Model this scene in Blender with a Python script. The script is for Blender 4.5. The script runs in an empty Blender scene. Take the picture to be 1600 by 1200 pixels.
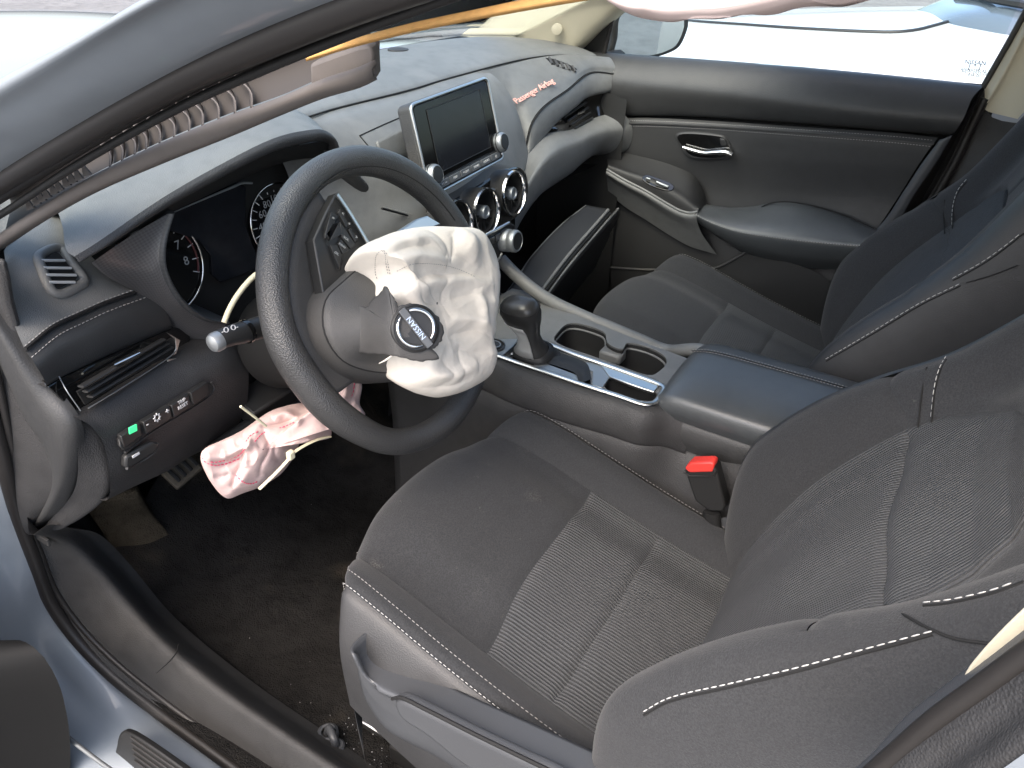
import bpy, bmesh, math, random
import numpy as np
from mathutils import Vector, Matrix
random.seed(7); rng = np.random.default_rng(7)
SCN = bpy.context.scene
COL = SCN.collection
R = math.radians

# ------------------------------------------------------------------ camera
# car frame: x to the car's right, y forward, z up, metres; z = 0 is the cabin floor
CAM = np.array([-1.0598, 0.0136, 1.0399]); YAW, PITCH, ROLL, FPX = 1.051, 0.5578, 0.0305, 1214.1
_f = np.array([math.sin(YAW)*math.cos(PITCH), math.cos(YAW)*math.cos(PITCH), -math.sin(PITCH)])
_r = np.cross(_f, [0, 0, 1.0]); _r /= np.linalg.norm(_r); _u = np.cross(_r, _f)
CR = _r*math.cos(ROLL)+_u*math.sin(ROLL); CU = -_r*math.sin(ROLL)+_u*math.cos(ROLL); CF = _f
cd = bpy.data.cameras.new('camera'); cam = bpy.data.objects.new('camera', cd); COL.objects.link(cam)
cd.sensor_width = 36.0; cd.lens = 36.0*FPX/1600.0; cd.clip_start = 0.02; cd.clip_end = 500
cam.matrix_world = Matrix(((CR[0], CU[0], -CF[0], CAM[0]), (CR[1], CU[1], -CF[1], CAM[1]), (CR[2], CU[2], -CF[2], CAM[2]), (0, 0, 0, 1)))
SCN.camera = cam

# ------------------------------------------------------------------ sky and sun: bright hazy day
SUN_EL, SUN_AZ = R(54), R(-88)           # azimuth from +y, clockwise: the veiled sun stands off the driver's side
w = bpy.data.worlds.new('World'); SCN.world = w; w.use_nodes = True
nt = w.node_tree; nt.nodes.clear()
sky = nt.nodes.new('ShaderNodeTexSky'); sky.sky_type = 'NISHITA'; sky.sun_disc = False
sky.sun_elevation = SUN_EL; sky.sun_rotation = SUN_AZ; sky.air_density = 1.0; sky.dust_density = 4.5; sky.ozone_density = 0.6
bg = nt.nodes.new('ShaderNodeBackground'); bg.inputs[1].default_value = 0.15
wo = nt.nodes.new('ShaderNodeOutputWorld')
nt.links.new(sky.outputs[0], bg.inputs[0]); nt.links.new(bg.outputs[0], wo.inputs[0])
sd = bpy.data.lights.new('sun', 'SUN'); sd.energy = 0.5; sd.angle = R(60); sd.color = (1.0, 0.99, 0.975)
sun = bpy.data.objects.new('sun', sd); COL.objects.link(sun)
_sv = Vector((math.sin(SUN_AZ)*math.cos(SUN_EL), math.cos(SUN_AZ)*math.cos(SUN_EL), math.sin(SUN_EL)))
sun.rotation_euler = _sv.to_track_quat('Z', 'Y').to_euler(); sun.location = (0, 0, 6)
vs = SCN.view_settings; vs.view_transform = 'Standard'; vs.look = 'None'; vs.exposure = 1.9; vs.gamma = 1; vs.use_curve_mapping = False
SCN.cycles.use_denoising = True
SCN.cycles.max_bounces = 7; SCN.cycles.diffuse_bounces = 4; SCN.cycles.glossy_bounces = 3; SCN.cycles.transparent_max_bounces = 8
SCN.cycles.sample_clamp_indirect = 6.0

# ------------------------------------------------------------------ points measured in the photograph, put at their real depth
WC = np.array([-.3707, .5863, .606]); WT = .4274      # steering wheel centre and rake
WE1 = np.array([1.0, 0, 0]); WE2 = np.array([0, math.sin(WT), math.cos(WT)]); WN = np.cross(WE1, WE2)
def W(a, b, h=0.0): return WC+a*WE1+b*WE2+h*WN
def unproj(px, py, ax, v):
    d = CF+CR*(px-800)/FPX-CU*(py-600)/FPX
    if ax == 'w': return CAM+d*(((WC+v*WN-CAM)@WN)/(d@WN))
    i = 'xyz'.index(ax); return CAM+d*((v-CAM[i])/d[i])
def pts(s):
    """'@y.8 100,200 120,210,.82 !x,y,z': measured points on a plane of the car, or plain car coordinates after !"""
    out = []; ax, v = None, None
    for t in s.split():
        if t[0] == '@': ax, v = t[1], float(t[2:])
        elif t[0] == '!': out.append(np.array([float(q) for q in t[1:].split(',')]))
        else:
            q = [float(k) for k in t.split(',')]
            out.append(unproj(q[0], q[1], ax, q[2] if len(q) > 2 else v))
    return np.array(out)

# ------------------------------------------------------------------ curves
def cr(P, n, closed=False):
    """n points along a smooth curve through P, evenly spaced"""
    P = np.asarray(P, float)
    if len(P) == 2 and not closed:
        t = np.linspace(0, 1, n)[:, None]; return P[0]*(1-t)+P[1]*t
    if closed: Q = np.vstack([P[-1], P, P[0], P[1]]); k = len(P)
    else: Q = np.vstack([2*P[0]-P[1], P, 2*P[-1]-P[-2]]); k = len(P)-1
    out = []; sub = 14
    for i in range(k):
        p0, p1, p2, p3 = Q[i:i+4]
        d1 = max(np.linalg.norm(p1-p0), 1e-6)**.5; d2 = max(np.linalg.norm(p2-p1), 1e-6)**.5; d3 = max(np.linalg.norm(p3-p2), 1e-6)**.5
        m1 = (p2-p1)+d2*((p1-p0)/d1-(p2-p0)/(d1+d2)); m2 = (p2-p1)+d2*((p3-p2)/d3-(p3-p1)/(d2+d3))
        t = np.linspace(0, 1, sub, endpoint=False)[:, None]
        out.append((2*t**3-3*t**2+1)*p1+(t**3-2*t**2+t)*m1+(-2*t**3+3*t**2)*p2+(t**3-t**2)*m2)
    out.append((P[0] if closed else P[-1])[None]); D = np.vstack(out)
    s = np.concatenate([[0], np.cumsum(np.linalg.norm(np.diff(D, axis=0), axis=1))])
    q = np.linspace(0, s[-1], n+1)[:-1] if closed else np.linspace(0, s[-1], n)
    return np.stack([np.interp(q, s, D[:, j]) for j in range(D.shape[1])], -1)
def poly(P, n):
    """n points along the straight polyline P"""
    P = np.asarray(P, float); s = np.concatenate([[0], np.cumsum(np.linalg.norm(np.diff(P, axis=0), axis=1))])
    q = np.linspace(0, s[-1], n); return np.stack([np.interp(q, s, P[:, j]) for j in range(3)], -1)
def loft(curves, n=24, m=24):
    C = np.stack([cr(c, n) if len(c) != n else np.asarray(c) for c in curves])
    return np.stack([cr(C[:, j], m) for j in range(n)], 1)          # (m, n, 3)
def keyf(ks, vs):
    """smooth interpolation of a table"""
    ks = np.asarray(ks, float); V = np.asarray(vs, float); V = V[:, None] if V.ndim == 1 else V
    m = np.zeros_like(V); dk = np.diff(ks)[:, None]; d = np.diff(V, axis=0)/dk
    m[1:-1] = (d[:-1]*dk[1:]+d[1:]*dk[:-1])/(dk[1:]+dk[:-1]); m[0] = d[0]; m[-1] = d[-1]
    def f(q):
        q = np.clip(np.asarray(q, float), ks[0], ks[-1]); i = np.clip(np.searchsorted(ks, q, 'right')-1, 0, len(ks)-2)
        h = (ks[i+1]-ks[i])[..., None]; t = ((q-ks[i])[..., None])/h
        r = (2*t**3-3*t**2+1)*V[i]+(t**3-2*t**2+t)*h*m[i]+(-2*t**3+3*t**2)*V[i+1]+(t**3-t**2)*h*m[i+1]
        return r[..., 0] if V.shape[1] == 1 else r
    return f

# ------------------------------------------------------------------ value noise for folds
_perm = rng.random((32, 32, 32))
def vnoise(P):
    P = np.asarray(P, float); i = np.floor(P).astype(int); f = P-i; f = f*f*(3-2*f); i &= 31; j = (i+1) & 31
    def g(a, b, c): return _perm[a, b, c]
    x0, y0, z0 = i[..., 0], i[..., 1], i[..., 2]; x1, y1, z1 = j[..., 0], j[..., 1], j[..., 2]
    fx, fy, fz = f[..., 0], f[..., 1], f[..., 2]
    a = g(x0, y0, z0)*(1-fx)+g(x1, y0, z0)*fx; b = g(x0, y1, z0)*(1-fx)+g(x1, y1, z0)*fx
    c = g(x0, y0, z1)*(1-fx)+g(x1, y0, z1)*fx; d = g(x0, y1, z1)*(1-fx)+g(x1, y1, z1)*fx
    return (a*(1-fy)+b*fy)*(1-fz)+(c*(1-fy)+d*fy)*fz

# ------------------------------------------------------------------ objects
def link(o, parent=None):
    COL.objects.link(o)
    if parent is not None:
        o.parent = parent
        r = parent
        while r.parent: r = r.parent
        if parent.type == 'EMPTY': o.matrix_parent_inverse = Matrix.Translation(-Vector(parent.location))
    return o
def thing(name, label, cat, loc=(0, 0, 0), group=None):
    o = bpy.data.objects.new(name, None); o.location = loc; o.empty_display_size = .05; COL.objects.link(o)
    o['label'] = label; o['category'] = cat
    if group: o['group'] = group
    return o
def tag(o, label, cat=None, group=None):
    o['label'] = label
    if cat: o['category'] = cat
    if group: o['group'] = group
    return o
def struct(o): o['kind'] = 'structure'; return o
def stuff(o): o['kind'] = 'stuff'; return o
def mk(name, V, F, mat, parent=None, smooth=True, sharp=None, uv=None):
    me = bpy.data.meshes.new(name); me.from_pydata([tuple(map(float, v)) for v in V], [], [tuple(map(int, f)) for f in F])
    if uv is not None:
        l = me.uv_layers.new(name='UVMap'); idx = np.empty(len(me.loops), int); me.loops.foreach_get('vertex_index', idx)
        l.data.foreach_set('uv', np.asarray(uv, float)[idx].ravel())
    if smooth: me.polygons.foreach_set('use_smooth', [True]*len(me.polygons))
    if sharp is not None: me.set_sharp_from_angle(angle=R(sharp))
    me.materials.append(mat); me.update()
    o = bpy.data.objects.new(name, me); return link(o, parent)
GRIDS = {}
def grid(name, G, mat, parent=None, cu=False, cv=False, solid=0.0, uv=None, offset=-1.0, sharp=None):
    m, n, _ = G.shape; V = G.reshape(-1, 3); F = []
    for i in range(m if cv else m-1):
        for j in range(n if cu else n-1):
            i2, j2 = (i+1) % m, (j+1) % n; F.append((i*n+j, i*n+j2, i2*n+j2, i2*n+j))
    if uv is None:
        du = np.concatenate([np.zeros((m, 1)), np.cumsum(np.linalg.norm(np.diff(G, axis=1), axis=2), axis=1)], 1)
        dv = np.concatenate([np.zeros((1, n)), np.cumsum(np.linalg.norm(np.diff(G, axis=0), axis=2), axis=0)], 0)
        uv = np.stack([du, dv], -1)
    o = mk(name, V, F, mat, parent, uv=uv.reshape(-1, 2), sharp=sharp)
    GRIDS[o.name] = (V, F)
    if solid:
        s = o.modifiers.new('thickness', 'SOLIDIFY'); s.thickness = solid; s.offset = offset
    return o
from mathutils.bvhtree import BVHTree
_bvh = {}
def drape(s, objs, lift=.001):
    """measured points laid on the surfaces of objs"""
    out = []
    for t in s.split():
        px, py = [float(k) for k in t.split(',')[:2]]; d = CF+CR*(px-800)/FPX-CU*(py-600)/FPX; d /= np.linalg.norm(d); best = None
        for o in objs:
            if o.name not in _bvh: V, F = GRIDS[o.name]; _bvh[o.name] = BVHTree.FromPolygons([tuple(v) for v in V], [tuple(f) for f in F])
            h = _bvh[o.name].ray_cast(Vector(CAM), Vector(d))
            if h[0] is not None and (best is None or h[3] < best[1]): best = (np.array(h[0])-d*lift, h[3])
        if best is not None: out.append(best[0])
    return np.array(out)
def frames(P, closed=False):
    n = len(P); T = np.roll(P, -1, 0)-np.roll(P, 1, 0)
    if not closed: T[0] = P[1]-P[0]; T[-1] = P[-1]-P[-2]
    T /= np.maximum(np.linalg.norm(T, axis=1, keepdims=True), 1e-9)
    a = np.array([0, 0, 1.0]) if abs(T[0][2]) < .9 else np.array([1.0, 0, 0])
    N = [a-T[0]*(a@T[0])]; N[0] /= np.linalg.norm(N[0])
    for i in range(1, n):
        v = N[-1]-T[i]*(N[-1]@T[i]); N.append(v/max(np.linalg.norm(v), 1e-9))
    N = np.array(N); return T, N, np.cross(T, N)
def tube(name, P, r, mat, parent=None, seg=10, closed=False, n=None, smooth=True, flat=1.0, up=None):
    P = np.asarray(P, float)
    if n: P = cr(P, n, closed)
    T, N, B = frames(P, closed)
    if up is not None:
        N = np.asarray(up, float)-T*(T@np.asarray(up, float))[:, None]; N /= np.linalg.norm(N, axis=1, keepdims=True); B = np.cross(T, N)
    rr = np.interp(np.linspace(0, 1, len(P)), np.linspace(0, 1, len(r)), r) if hasattr(r, '__len__') else np.full(len(P), r)
    a = np.linspace(0, 2*np.pi, seg, endpoint=False)
    G = P[:, None]+rr[:, None, None]*(np.cos(a)[None, :, None]*N[:, None]*flat+np.sin(a)[None, :, None]*B[:, None])
    o = grid(name, G, mat, parent, cu=True, cv=closed)
    if not closed:
        bm = bmesh.new(); bm.from_mesh(o.data); bm.verts.ensure_lookup_table(); m = len(P)
        for k in (0, m-1):
            try: bm.faces.new([bm.verts[k*seg+j] for j in (range(seg) if k else reversed(range(seg)))])
            except ValueError: pass
        bm.to_mesh(o.data); bm.free()
        o.data.set_sharp_from_angle(angle=R(55))
    return o
def prism(name, P, depth, mat, parent=None, bevel=0.0, seg=2, smooth_out=0):
    """solid with outline P (3D, roughly planar) pushed by the vector depth"""
    P = np.asarray(P, float)
    if smooth_out: P = cr(P, smooth_out, True)
    n = len(P); V = np.vstack([P, P+np.asarray(depth, float)])
    F = [tuple(range(n)), tuple(reversed(range(n, 2*n)))]+[(i, i+n, (i+1) % n+n, (i+1) % n) for i in range(n)]
    o = mk(name, V, F, mat, parent, smooth=True)
    bm = bmesh.new(); bm.from_mesh(o.data); bmesh.ops.recalc_face_normals(bm, faces=bm.faces); bm.to_mesh(o.data); bm.free()
    o.data.set_sharp_from_angle(angle=R(40))
    if bevel:
        b = o.modifiers.new('bevel', 'BEVEL'); b.width = bevel; b.segments = seg; b.limit_method = 'ANGLE'; b.angle_limit = R(40); b.harden_normals = False
    return o
def rbox(name, c, size, mat, parent=None, axes=None, bevel=.002, seg=2):
    c = np.asarray(c, float); A = np.eye(3) if axes is None else np.asarray(axes, float)
    h = np.asarray(size)/2; X, Y, Z = A*h[:, None]
    return prism(name, np.array([c-X-Y-Z, c+X-Y-Z, c+X+Y-Z, c-X+Y-Z]), 2*Z, mat, parent, bevel, seg)
def lathe(name, c, axis, prof, mat, parent=None, seg=32, ref=None, sharp=35):
    c = np.asarray(c, float); n = np.asarray(axis, float); n = n/np.linalg.norm(n)
    a = np.asarray(ref if ref is not None else ([0, 0, 1] if abs(n[2]) < .9 else [1, 0, 0]), float); a = a-n*(a@n); a /= np.linalg.norm(a); b = np.cross(n, a)
    t = np.linspace(0, 2*np.pi, seg, endpoint=False)
    G = np.stack([c+h*n+r*(np.cos(t)[:, None]*a+np.sin(t)[:, None]*b) for r, h in prof])
    return grid(name, G, mat, parent, cu=True, sharp=sharp)
def axes_of(x, y):
    x = np.asarray(x, float); x = x/np.linalg.norm(x); y = np.asarray(y, float); y = y-x*(x@y); y /= np.linalg.norm(y); return np.array([x, y, np.cross(x, y)])
def text(name, s, size, org, x, y, mat, parent=None, ext=.0004, align='CENTER'):
    c = bpy.data.curves.new(name, 'FONT'); c.body = s; c.size = size; c.extrude = ext; c.align_x = align; c.align_y = 'CENTER'; c.resolution_u = 2
    t = bpy.data.objects.new(name+'_tmp', c); COL.objects.link(t); bpy.context.view_layer.update()
    me = bpy.data.meshes.new_from_object(t.evaluated_get(bpy.context.evaluated_depsgraph_get()))
    bpy.data.objects.remove(t); bpy.data.curves.remove(c)
    A = axes_of(x, y); M = Matrix([[A[0][i], A[1][i], A[2][i], org[i]] for i in range(3)]+[[0, 0, 0, 1]])
    me.transform(M); me.materials.clear(); me.materials.append(mat); me.name = name
    return link(bpy.data.objects.new(name, me), parent)
def stitches(name, P, mat, parent=None, dash=.005, gap=.003, r=.0006, n=None, up=None):
    """a row of thread dashes along P"""
    P = np.asarray(P, float); D = cr(P, n or 200); s = np.concatenate([[0], np.cumsum(np.linalg.norm(np.diff(D, axis=0), axis=1))])
    at = lambda q: np.array([np.interp(q, s, D[:, j]) for j in range(3)])
    V = []; F = []; q = 0.0
    while q+dash < s[-1]:
        a, b = at(q), at(q+dash); t = (b-a)/np.linalg.norm(b-a); k = np.array([0, 0, 1.0]) if abs(t[2]) < .9 else np.array([1.0, 0, 0])
        u = np.cross(t, k); u /= np.linalg.norm(u); v = np.cross(t, u); o = len(V)
        for c_, rr in ((a, .5), (a*.75+b*.25, 1), (a*.25+b*.75, 1), (b, .5)):
            for j in range(4): V.append(c_+rr*r*(math.cos(j*math.pi/2+.78)*u+math.sin(j*math.pi/2+.78)*v))
        for i in range(3):
            for j in range(4): F.append((o+i*4+j, o+i*4+(j+1) % 4, o+i*4+4+(j+1) % 4, o+i*4+4+j))
        F += [(o+3, o+2, o+1, o), (o+12, o+13, o+14, o+15)]; q += dash+gap
    return mk(name, V, F, mat, parent)
def patch(name, S, uvf, na, nb, mat, parent=None, pinch=.004, rad=.007, edges=(1, 1, 1, 1), puff=0.0, solid=0.0, flip=1):
    """a sewn panel cut from the surface S(u, v): its edges sink into the seams"""
    a, b = np.meshgrid(np.linspace(0, 1, na), np.linspace(0, 1, nb)); u, v = uvf(a, b)
    G = S(u, v); e = 1e-3
    N = np.cross(S(u+e, v)-S(u-e, v), S(u, v+e)-S(u, v-e)); N /= np.maximum(np.linalg.norm(N, axis=2, keepdims=True), 1e-12)
    la = np.linalg.norm(np.diff(G, axis=1), axis=2); lb = np.linalg.norm(np.diff(G, axis=0), axis=2)
    ca = np.concatenate([np.zeros((nb, 1)), np.cumsum(la, 1)], 1); cb = np.concatenate([np.zeros((1, na)), np.cumsum(lb, 0)], 0)
    D = np.full(G.shape[:2], 9.0)
    if edges[0]: D = np.minimum(D, ca)
    if edges[1]: D = np.minimum(D, ca[:, -1:]-ca)
    if edges[2]: D = np.minimum(D, cb)
    if edges[3]: D = np.minimum(D, cb[-1:]-cb)
    d = -pinch*np.exp(-(D/rad)**1.5)+puff*(1-np.exp(-(D/.03)**2))
    return grid(name, G+N*(flip*d)[..., None], mat, parent, uv=np.stack([ca, cb], -1), solid=solid)

# ------------------------------------------------------------------ materials
def mat(name, col, rough=.5, metal=0.0, spec=.5, coat=0.0, bump=None, var=0.0, vscale=6.0, emit=None, sheen=0.0, trans=0.0, ior=1.5, spots=None, alpha=1.0, rvar=0.0, fine=None):
    """bump = list of (kind, scale, strength, distance); var mottles the colour; spots = (scale, threshold, colour, amount)"""
    m = bpy.data.materials.new(name); m.use_nodes = True; t = m.node_tree; N = t.nodes; L = t.links; b = N['Principled BSDF']
    c = (col, col, col) if not hasattr(col, '__len__') else col
    b.inputs['Base Color'].default_value = (*c, 1); b.inputs['Roughness'].default_value = rough; b.inputs['Metallic'].default_value = metal
    b.inputs['Specular IOR Level'].default_value = spec; b.inputs['Coat Weight'].default_value = coat; b.inputs['Coat Roughness'].default_value = .04
    b.inputs['IOR'].default_value = ior; b.inputs['Transmission Weight'].default_value = trans; b.inputs['Alpha'].default_value = alpha
    if sheen: b.inputs['Sheen Weight'].default_value = sheen; b.inputs['Sheen Roughness'].default_value = .5
    if emit: b.inputs['Emission Color'].default_value = (*emit[0], 1); b.inputs['Emission Strength'].default_value = emit[1]
    tc = N.new('ShaderNodeTexCoord'); colour = None
    def mix(a, bcol, fac, blend='MIX'):
        x = N.new('ShaderNodeMix'); x.data_type = 'RGBA'; x.blend_type = blend
        if a is None: x.inputs[6].default_value = (*c, 1)
        else: L.new(a, x.inputs[6])
        x.inputs[7].default_value = (*bcol, 1); L.new(fac, x.inputs[0]); return x.outputs[2]
    def noise(sc, det=4.0, coord='Object'):
        n = N.new('ShaderNodeTexNoise'); n.inputs['Scale'].default_value = sc; n.inputs['Detail'].default_value = det; L.new(tc.outputs[coord], n.inputs['Vector']); return n.outputs['Fac']
    def ramp(f, a, bb, v0=0.0, v1=1.0):
        r = N.new('ShaderNodeMapRange'); r.inputs[1].default_value = a; r.inputs[2].default_value = bb; r.inputs[3].default_value = v0; r.inputs[4].default_value = v1; L.new(f, r.inputs[0]); return r.outputs[0]
    if var:
        colour = mix(None, tuple(min(1, k*(1+var)+.01*var) for k in c), ramp(noise(vscale), .35, .7))
        colour = mix(colour, tuple(k*(1-var) for k in c), ramp(noise(vscale*7.3, 3.0), .45, .75, 0, .7))
    if spots:
        for sc, th, sc_col, amt in spots:
            colour = mix(colour, sc_col, ramp(noise(sc, 6.0), th, th+.08, 0, amt))
    if fine:
        for sc, am in fine: colour = mix(colour, tuple(k*(1-am) for k in c), ramp(noise(sc, 2.0), .38, .62, 0, 1.0)); colour = mix(colour, tuple(min(1, k*(1+1.5*am)) for k in c), ramp(noise(sc*1.31, 2.0), .56, .74, 0, .8))
    if rvar: L.new(ramp(noise(vscale*1.7), .3, .7, rough-rvar, rough+rvar), b.inputs['Roughness'])
    h = None
    for kind, sc, st, dist in (bump or []):
        if kind == 'grain':
            v = N.new('ShaderNodeTexVoronoi'); v.inputs['Scale'].default_value = sc; L.new(tc.outputs['Object'], v.inputs['Vector']); src = v.outputs['Distance']
        elif kind == 'noise': src = noise(sc, 3.0)
        elif kind in ('ribs', 'ribsv'):
            wv = N.new('ShaderNodeTexWave'); wv.wave_type = 'BANDS'; wv.bands_direction = 'X' if kind == 'ribs' else 'Y'; wv.inputs['Scale'].default_value = sc; wv.inputs['Distortion'].default_value = .35; wv.inputs['Detail'].default_value = 1.0; wv.inputs['Detail Scale'].default_value = 3.0
            L.new(tc.outputs['UV'], wv.inputs['Vector']); src = wv.outputs['Fac']
            colour = mix(colour, tuple(k*.40 for k in c), ramp(src, .55, .1, 0, .9))
        elif kind == 'weave':
            ck = N.new('ShaderNodeTexChecker'); ck.inputs['Scale'].default_value = sc; mp = N.new('ShaderNodeMapping'); mp.inputs['Rotation'].default_value = (0, 0, .9); L.new(tc.outputs['UV'], mp.inputs['Vector']); L.new(mp.outputs[0], ck.inputs['Vector']); src = ck.outputs['Fac']
            colour = mix(colour, tuple(k*1.9 for k in c), ramp(src, 0, 1, 0, .55))
        bp = N.new('ShaderNodeBump'); bp.inputs['Strength'].default_value = st; bp.inputs['Distance'].default_value = dist; L.new(src, bp.inputs['Height'])
        if h is not None: L.new(h, bp.inputs['Normal'])
        h = bp.outputs[0]
    if h is not None: L.new(h, b.inputs['Normal'])
    if colour is not None: L.new(colour, b.inputs['Base Color'])
    return m
M = {}
M['dash'] = mat('soft dark dash plastic', (.130, .132, .129), .50, spec=.6, bump=[('grain', 800, .4, .0008)], var=.18, spots=[(7, .58, (.19, .188, .18), .4), (330, .76, (.34, .33, .31), .5)])
M['dashlow'] = mat('grained lower dash plastic', (.032, .0315, .032), .55, bump=[('grain', 600, .5, .0009)], var=.2, spots=[(6, .6, (.055, .052, .048), .5), (330, .77, (.2, .19, .17), .4)])
M['leather'] = mat('black leatherette', (.036, .0362, .0365), .5, bump=[('grain', 520, .3, .0007), ('noise', 40, .15, .002)], var=.12)
M['armleather'] = mat('blue black leatherette', (.055, .060, .063), .38, spec=.7, bump=[('grain', 600, .25, .0006), ('noise', 22, .12, .003)], var=.12)
M['leverblack'] = mat('satin black lever', .028, .33, bump=[('noise', 200, .05, .0005)])
M['gloss'] = mat('piano black', .006, .08, coat=.6)
M['doorblack'] = mat('worn black door plastic', .006, .75, spec=.25)
M['black'] = mat('matt black plastic', .014, .55, bump=[('grain', 800, .2, .0005)])
M['void'] = mat('dark cavity plastic', .006, .8)
M['screen'] = mat('display glass', (.010, .011, .014), .14, spec=.3, var=.3, vscale=9)
M['bezel'] = mat('display bezel gloss', .006, .1, spec=.3)
M['silver'] = mat('satin silver trim', (.62, .62, .60), .32, metal=1.0)
M['chrome'] = mat('chrome', (.82, .81, .79), .12, metal=1.0)
M['satin'] = mat('satin grey trim', (.34, .36, .37), .45, metal=.8)
M['button'] = mat('button plastic', .02, .45)
M['greybtn'] = mat('grey radio button', (.10, .105, .11), .4)
M['inlay'] = mat('brushed silver inlay', (.50, .50, .49), .35, metal=.45)
M['litslat'] = mat('slat in lit tone', (.42, .44, .45), .5)  # pale base colour stands in for light caught on the upturned slats
M['print'] = mat('white print', .62, .6)
M['dimprint'] = mat('grey print', (.30, .31, .31), .6)
M['redprint'] = mat('dim red gauge band', (.16, .05, .05), .6)
M['pink'] = mat('salmon sticker', (.80, .42, .36), .6)
M['led'] = mat('green indicator', (.05, .5, .2), .4, emit=((.06, .75, .28), .25))
M['fabric'] = mat('charcoal seat cloth', (.035, .0362, .0385), .92, spec=.2, fine=[(520, .24)], bump=[('noise', 700, .7, .0010), ('noise', 30, .12, .003)], var=.13, vscale=7, sheen=.12, spots=[(14, .66, (.12, .115, .105), .4), (48, .70, (.17, .16, .145), .45), (260, .76, (.3, .29, .27), .6)])
M['fabricin'] = mat('charcoal bolster cloth', (.035, .036, .038), .9, spec=.2, fine=[(520, .22)], bump=[('noise', 700, .7, .0010)], var=.1, vscale=6, sheen=.12)
M['rib'] = mat('ribbed seat cloth', (.070, .073, .077), .9, spec=.2, bump=[('ribs', 67, 1.0, .0022), ('noise', 1200, .3, .0005)], var=.13, vscale=6, sheen=.1, spots=[(12, .69, (.22, .2, .18), .3)])
M['seatvinyl'] = mat('dark seat side vinyl', (.036, .036, .037), .50, bump=[('grain', 700, .35, .0007), ('noise', 25, .12, .003)], var=.12)
M['thread'] = mat('white thread', (.55, .54, .52), .8)
M['greythread'] = mat('grey thread', (.30, .29, .28), .8)
M['seatplastic'] = mat('grey seat trim plastic', (.060, .063, .068), .42, bump=[('grain', 900, .2, .0005)])
M['carpet'] = mat('dusty black carpet', (.014, .0132, .0125), 1.0, spec=.05, bump=[('noise', 420, 1.0, .004), ('noise', 90, .6, .006)], var=.5, vscale=4, spots=[(5.0, .54, (.050, .043, .034), .7), (420, .74, (.3, .27, .22), .6)])
M['footrest'] = mat('dusty foot rest carpet', (.06, .05, .036), 1.0, spec=.05, bump=[('noise', 420, 1.0, .004)], var=.5, vscale=9)
M['sillplastic'] = mat('grained grey sill plastic', (.040, .039, .038), .8, spec=.3, bump=[('grain', 500, .5, .0009)], var=.2, vscale=5, spots=[(7, .66, (.13, .11, .085), .5)])
M['rubber'] = mat('door seal rubber', (.020, .018, .017), .45, bump=[('noise', 60, .1, .002)])
M['paint'] = mat('blue grey car paint', (.215, .24, .265), .45, metal=.1, coat=.3, var=.06, vscale=3, spots=[(9, .70, (.34, .33, .30), .5)])
M['hoodpaint'] = mat('blue grey hood paint', (.30, .32, .35), .28, metal=.2, coat=1.0)
M['whitepaint'] = mat('white car paint', (.54, .55, .54), .35, coat=.6, var=.03, vscale=2)
M['beige'] = mat('beige pillar trim', (.52, .48, .37), .7, bump=[('grain', 600, .25, .0006)])
M['bag'] = mat('white airbag cloth', (.70, .65, .575), .9, spec=.15, bump=[('noise', 900, .25, .0005), ('noise', 60, .35, .003)], var=.06, vscale=14)
M['pinkbag'] = mat('pink airbag cloth', (.66, .49, .455), .9, spec=.15, bump=[('noise', 900, .25, .0005), ('noise', 45, .4, .004)], var=.14, vscale=11, spots=[(13, .66, (.66, .30, .30), .4)])
M['redthread'] = mat('red airbag thread', (.78, .12, .20), .8)
M['palebag'] = mat('pale pink curtain cloth', (.56, .46, .43), .9, spec=.15, var=.05)
M['orange'] = mat('orange tether foam', (.66, .38, .14), .9, spec=.1, var=.15, vscale=20)
M['cream'] = mat('cream cord', (.72, .66, .46), .7)
M['brown'] = mat('brown grey trim back', (.125, .112, .104), .75, bump=[('noise', 120, .2, .001)], var=.12)
M['darkbrown'] = mat('dark trim ribs', (.05, .044, .041), .7)
M['red'] = mat('red buckle button', (.75, .05, .04), .4)
def glassmat():
    m = bpy.data.materials.new('car glass'); m.use_nodes = True; t = m.node_tree; t.nodes.clear()
    tr = t.nodes.new('ShaderNodeBsdfTransparent'); tr.inputs[0].default_value = (.90, .94, .93, 1); gl = t.nodes.new('ShaderNodeBsdfGlossy'); gl.inputs['Roughness'].default_value = .03
    fr = t.nodes.new('ShaderNodeFresnel'); fr.inputs[0].default_value = 1.07; mx = t.nodes.new('ShaderNodeMixShader'); o = t.nodes.new('ShaderNodeOutputMaterial')
    t.links.new(fr.outputs[0], mx.inputs[0]); t.links.new(tr.outputs[0], mx.inputs[1]); t.links.new(gl.outputs[0], mx.inputs[2]); t.links.new(mx.outputs[0], o.inputs[0]); return m
M['glass'] = glassmat()
M['tint'] = mat('neighbour windscreen', (.11, .14, .17), .12, coat=1.0)
M['mirror'] = mat('mirror glass', (.55, .62, .66), .03, metal=1.0)
M['ground'] = mat('dusty yard ground', (.19, .188, .182), .95, spec=.1, bump=[('noise', 30, .6, .02)], var=.3, vscale=1.2)
M['steel'] = mat('seat rail steel', (.45, .45, .44), .35, metal=1.0)
M['carbon'] = mat('carbon pattern trim', (.050, .050, .052), .38, coat=.2, bump=[('weave', 330, .4, .0006)])
M['carbonedge'] = mat('textured cluster lip', (.022, .024, .026), .5, bump=[('weave', 260, .6, .001)])
M['grip'] = mat('steering wheel urethane', (.038, .038, .038), .40, spec=.7, bump=[('grain', 620, .6, .0011)], var=.1)
M['hub'] = mat('airbag cover plastic', (.062, .060, .058), .55, bump=[('grain', 900, .4, .0007)], var=.08)
M['shoe'] = mat('pedal rubber', (.09, .075, .055), .8, var=.3, vscale=20)

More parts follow.
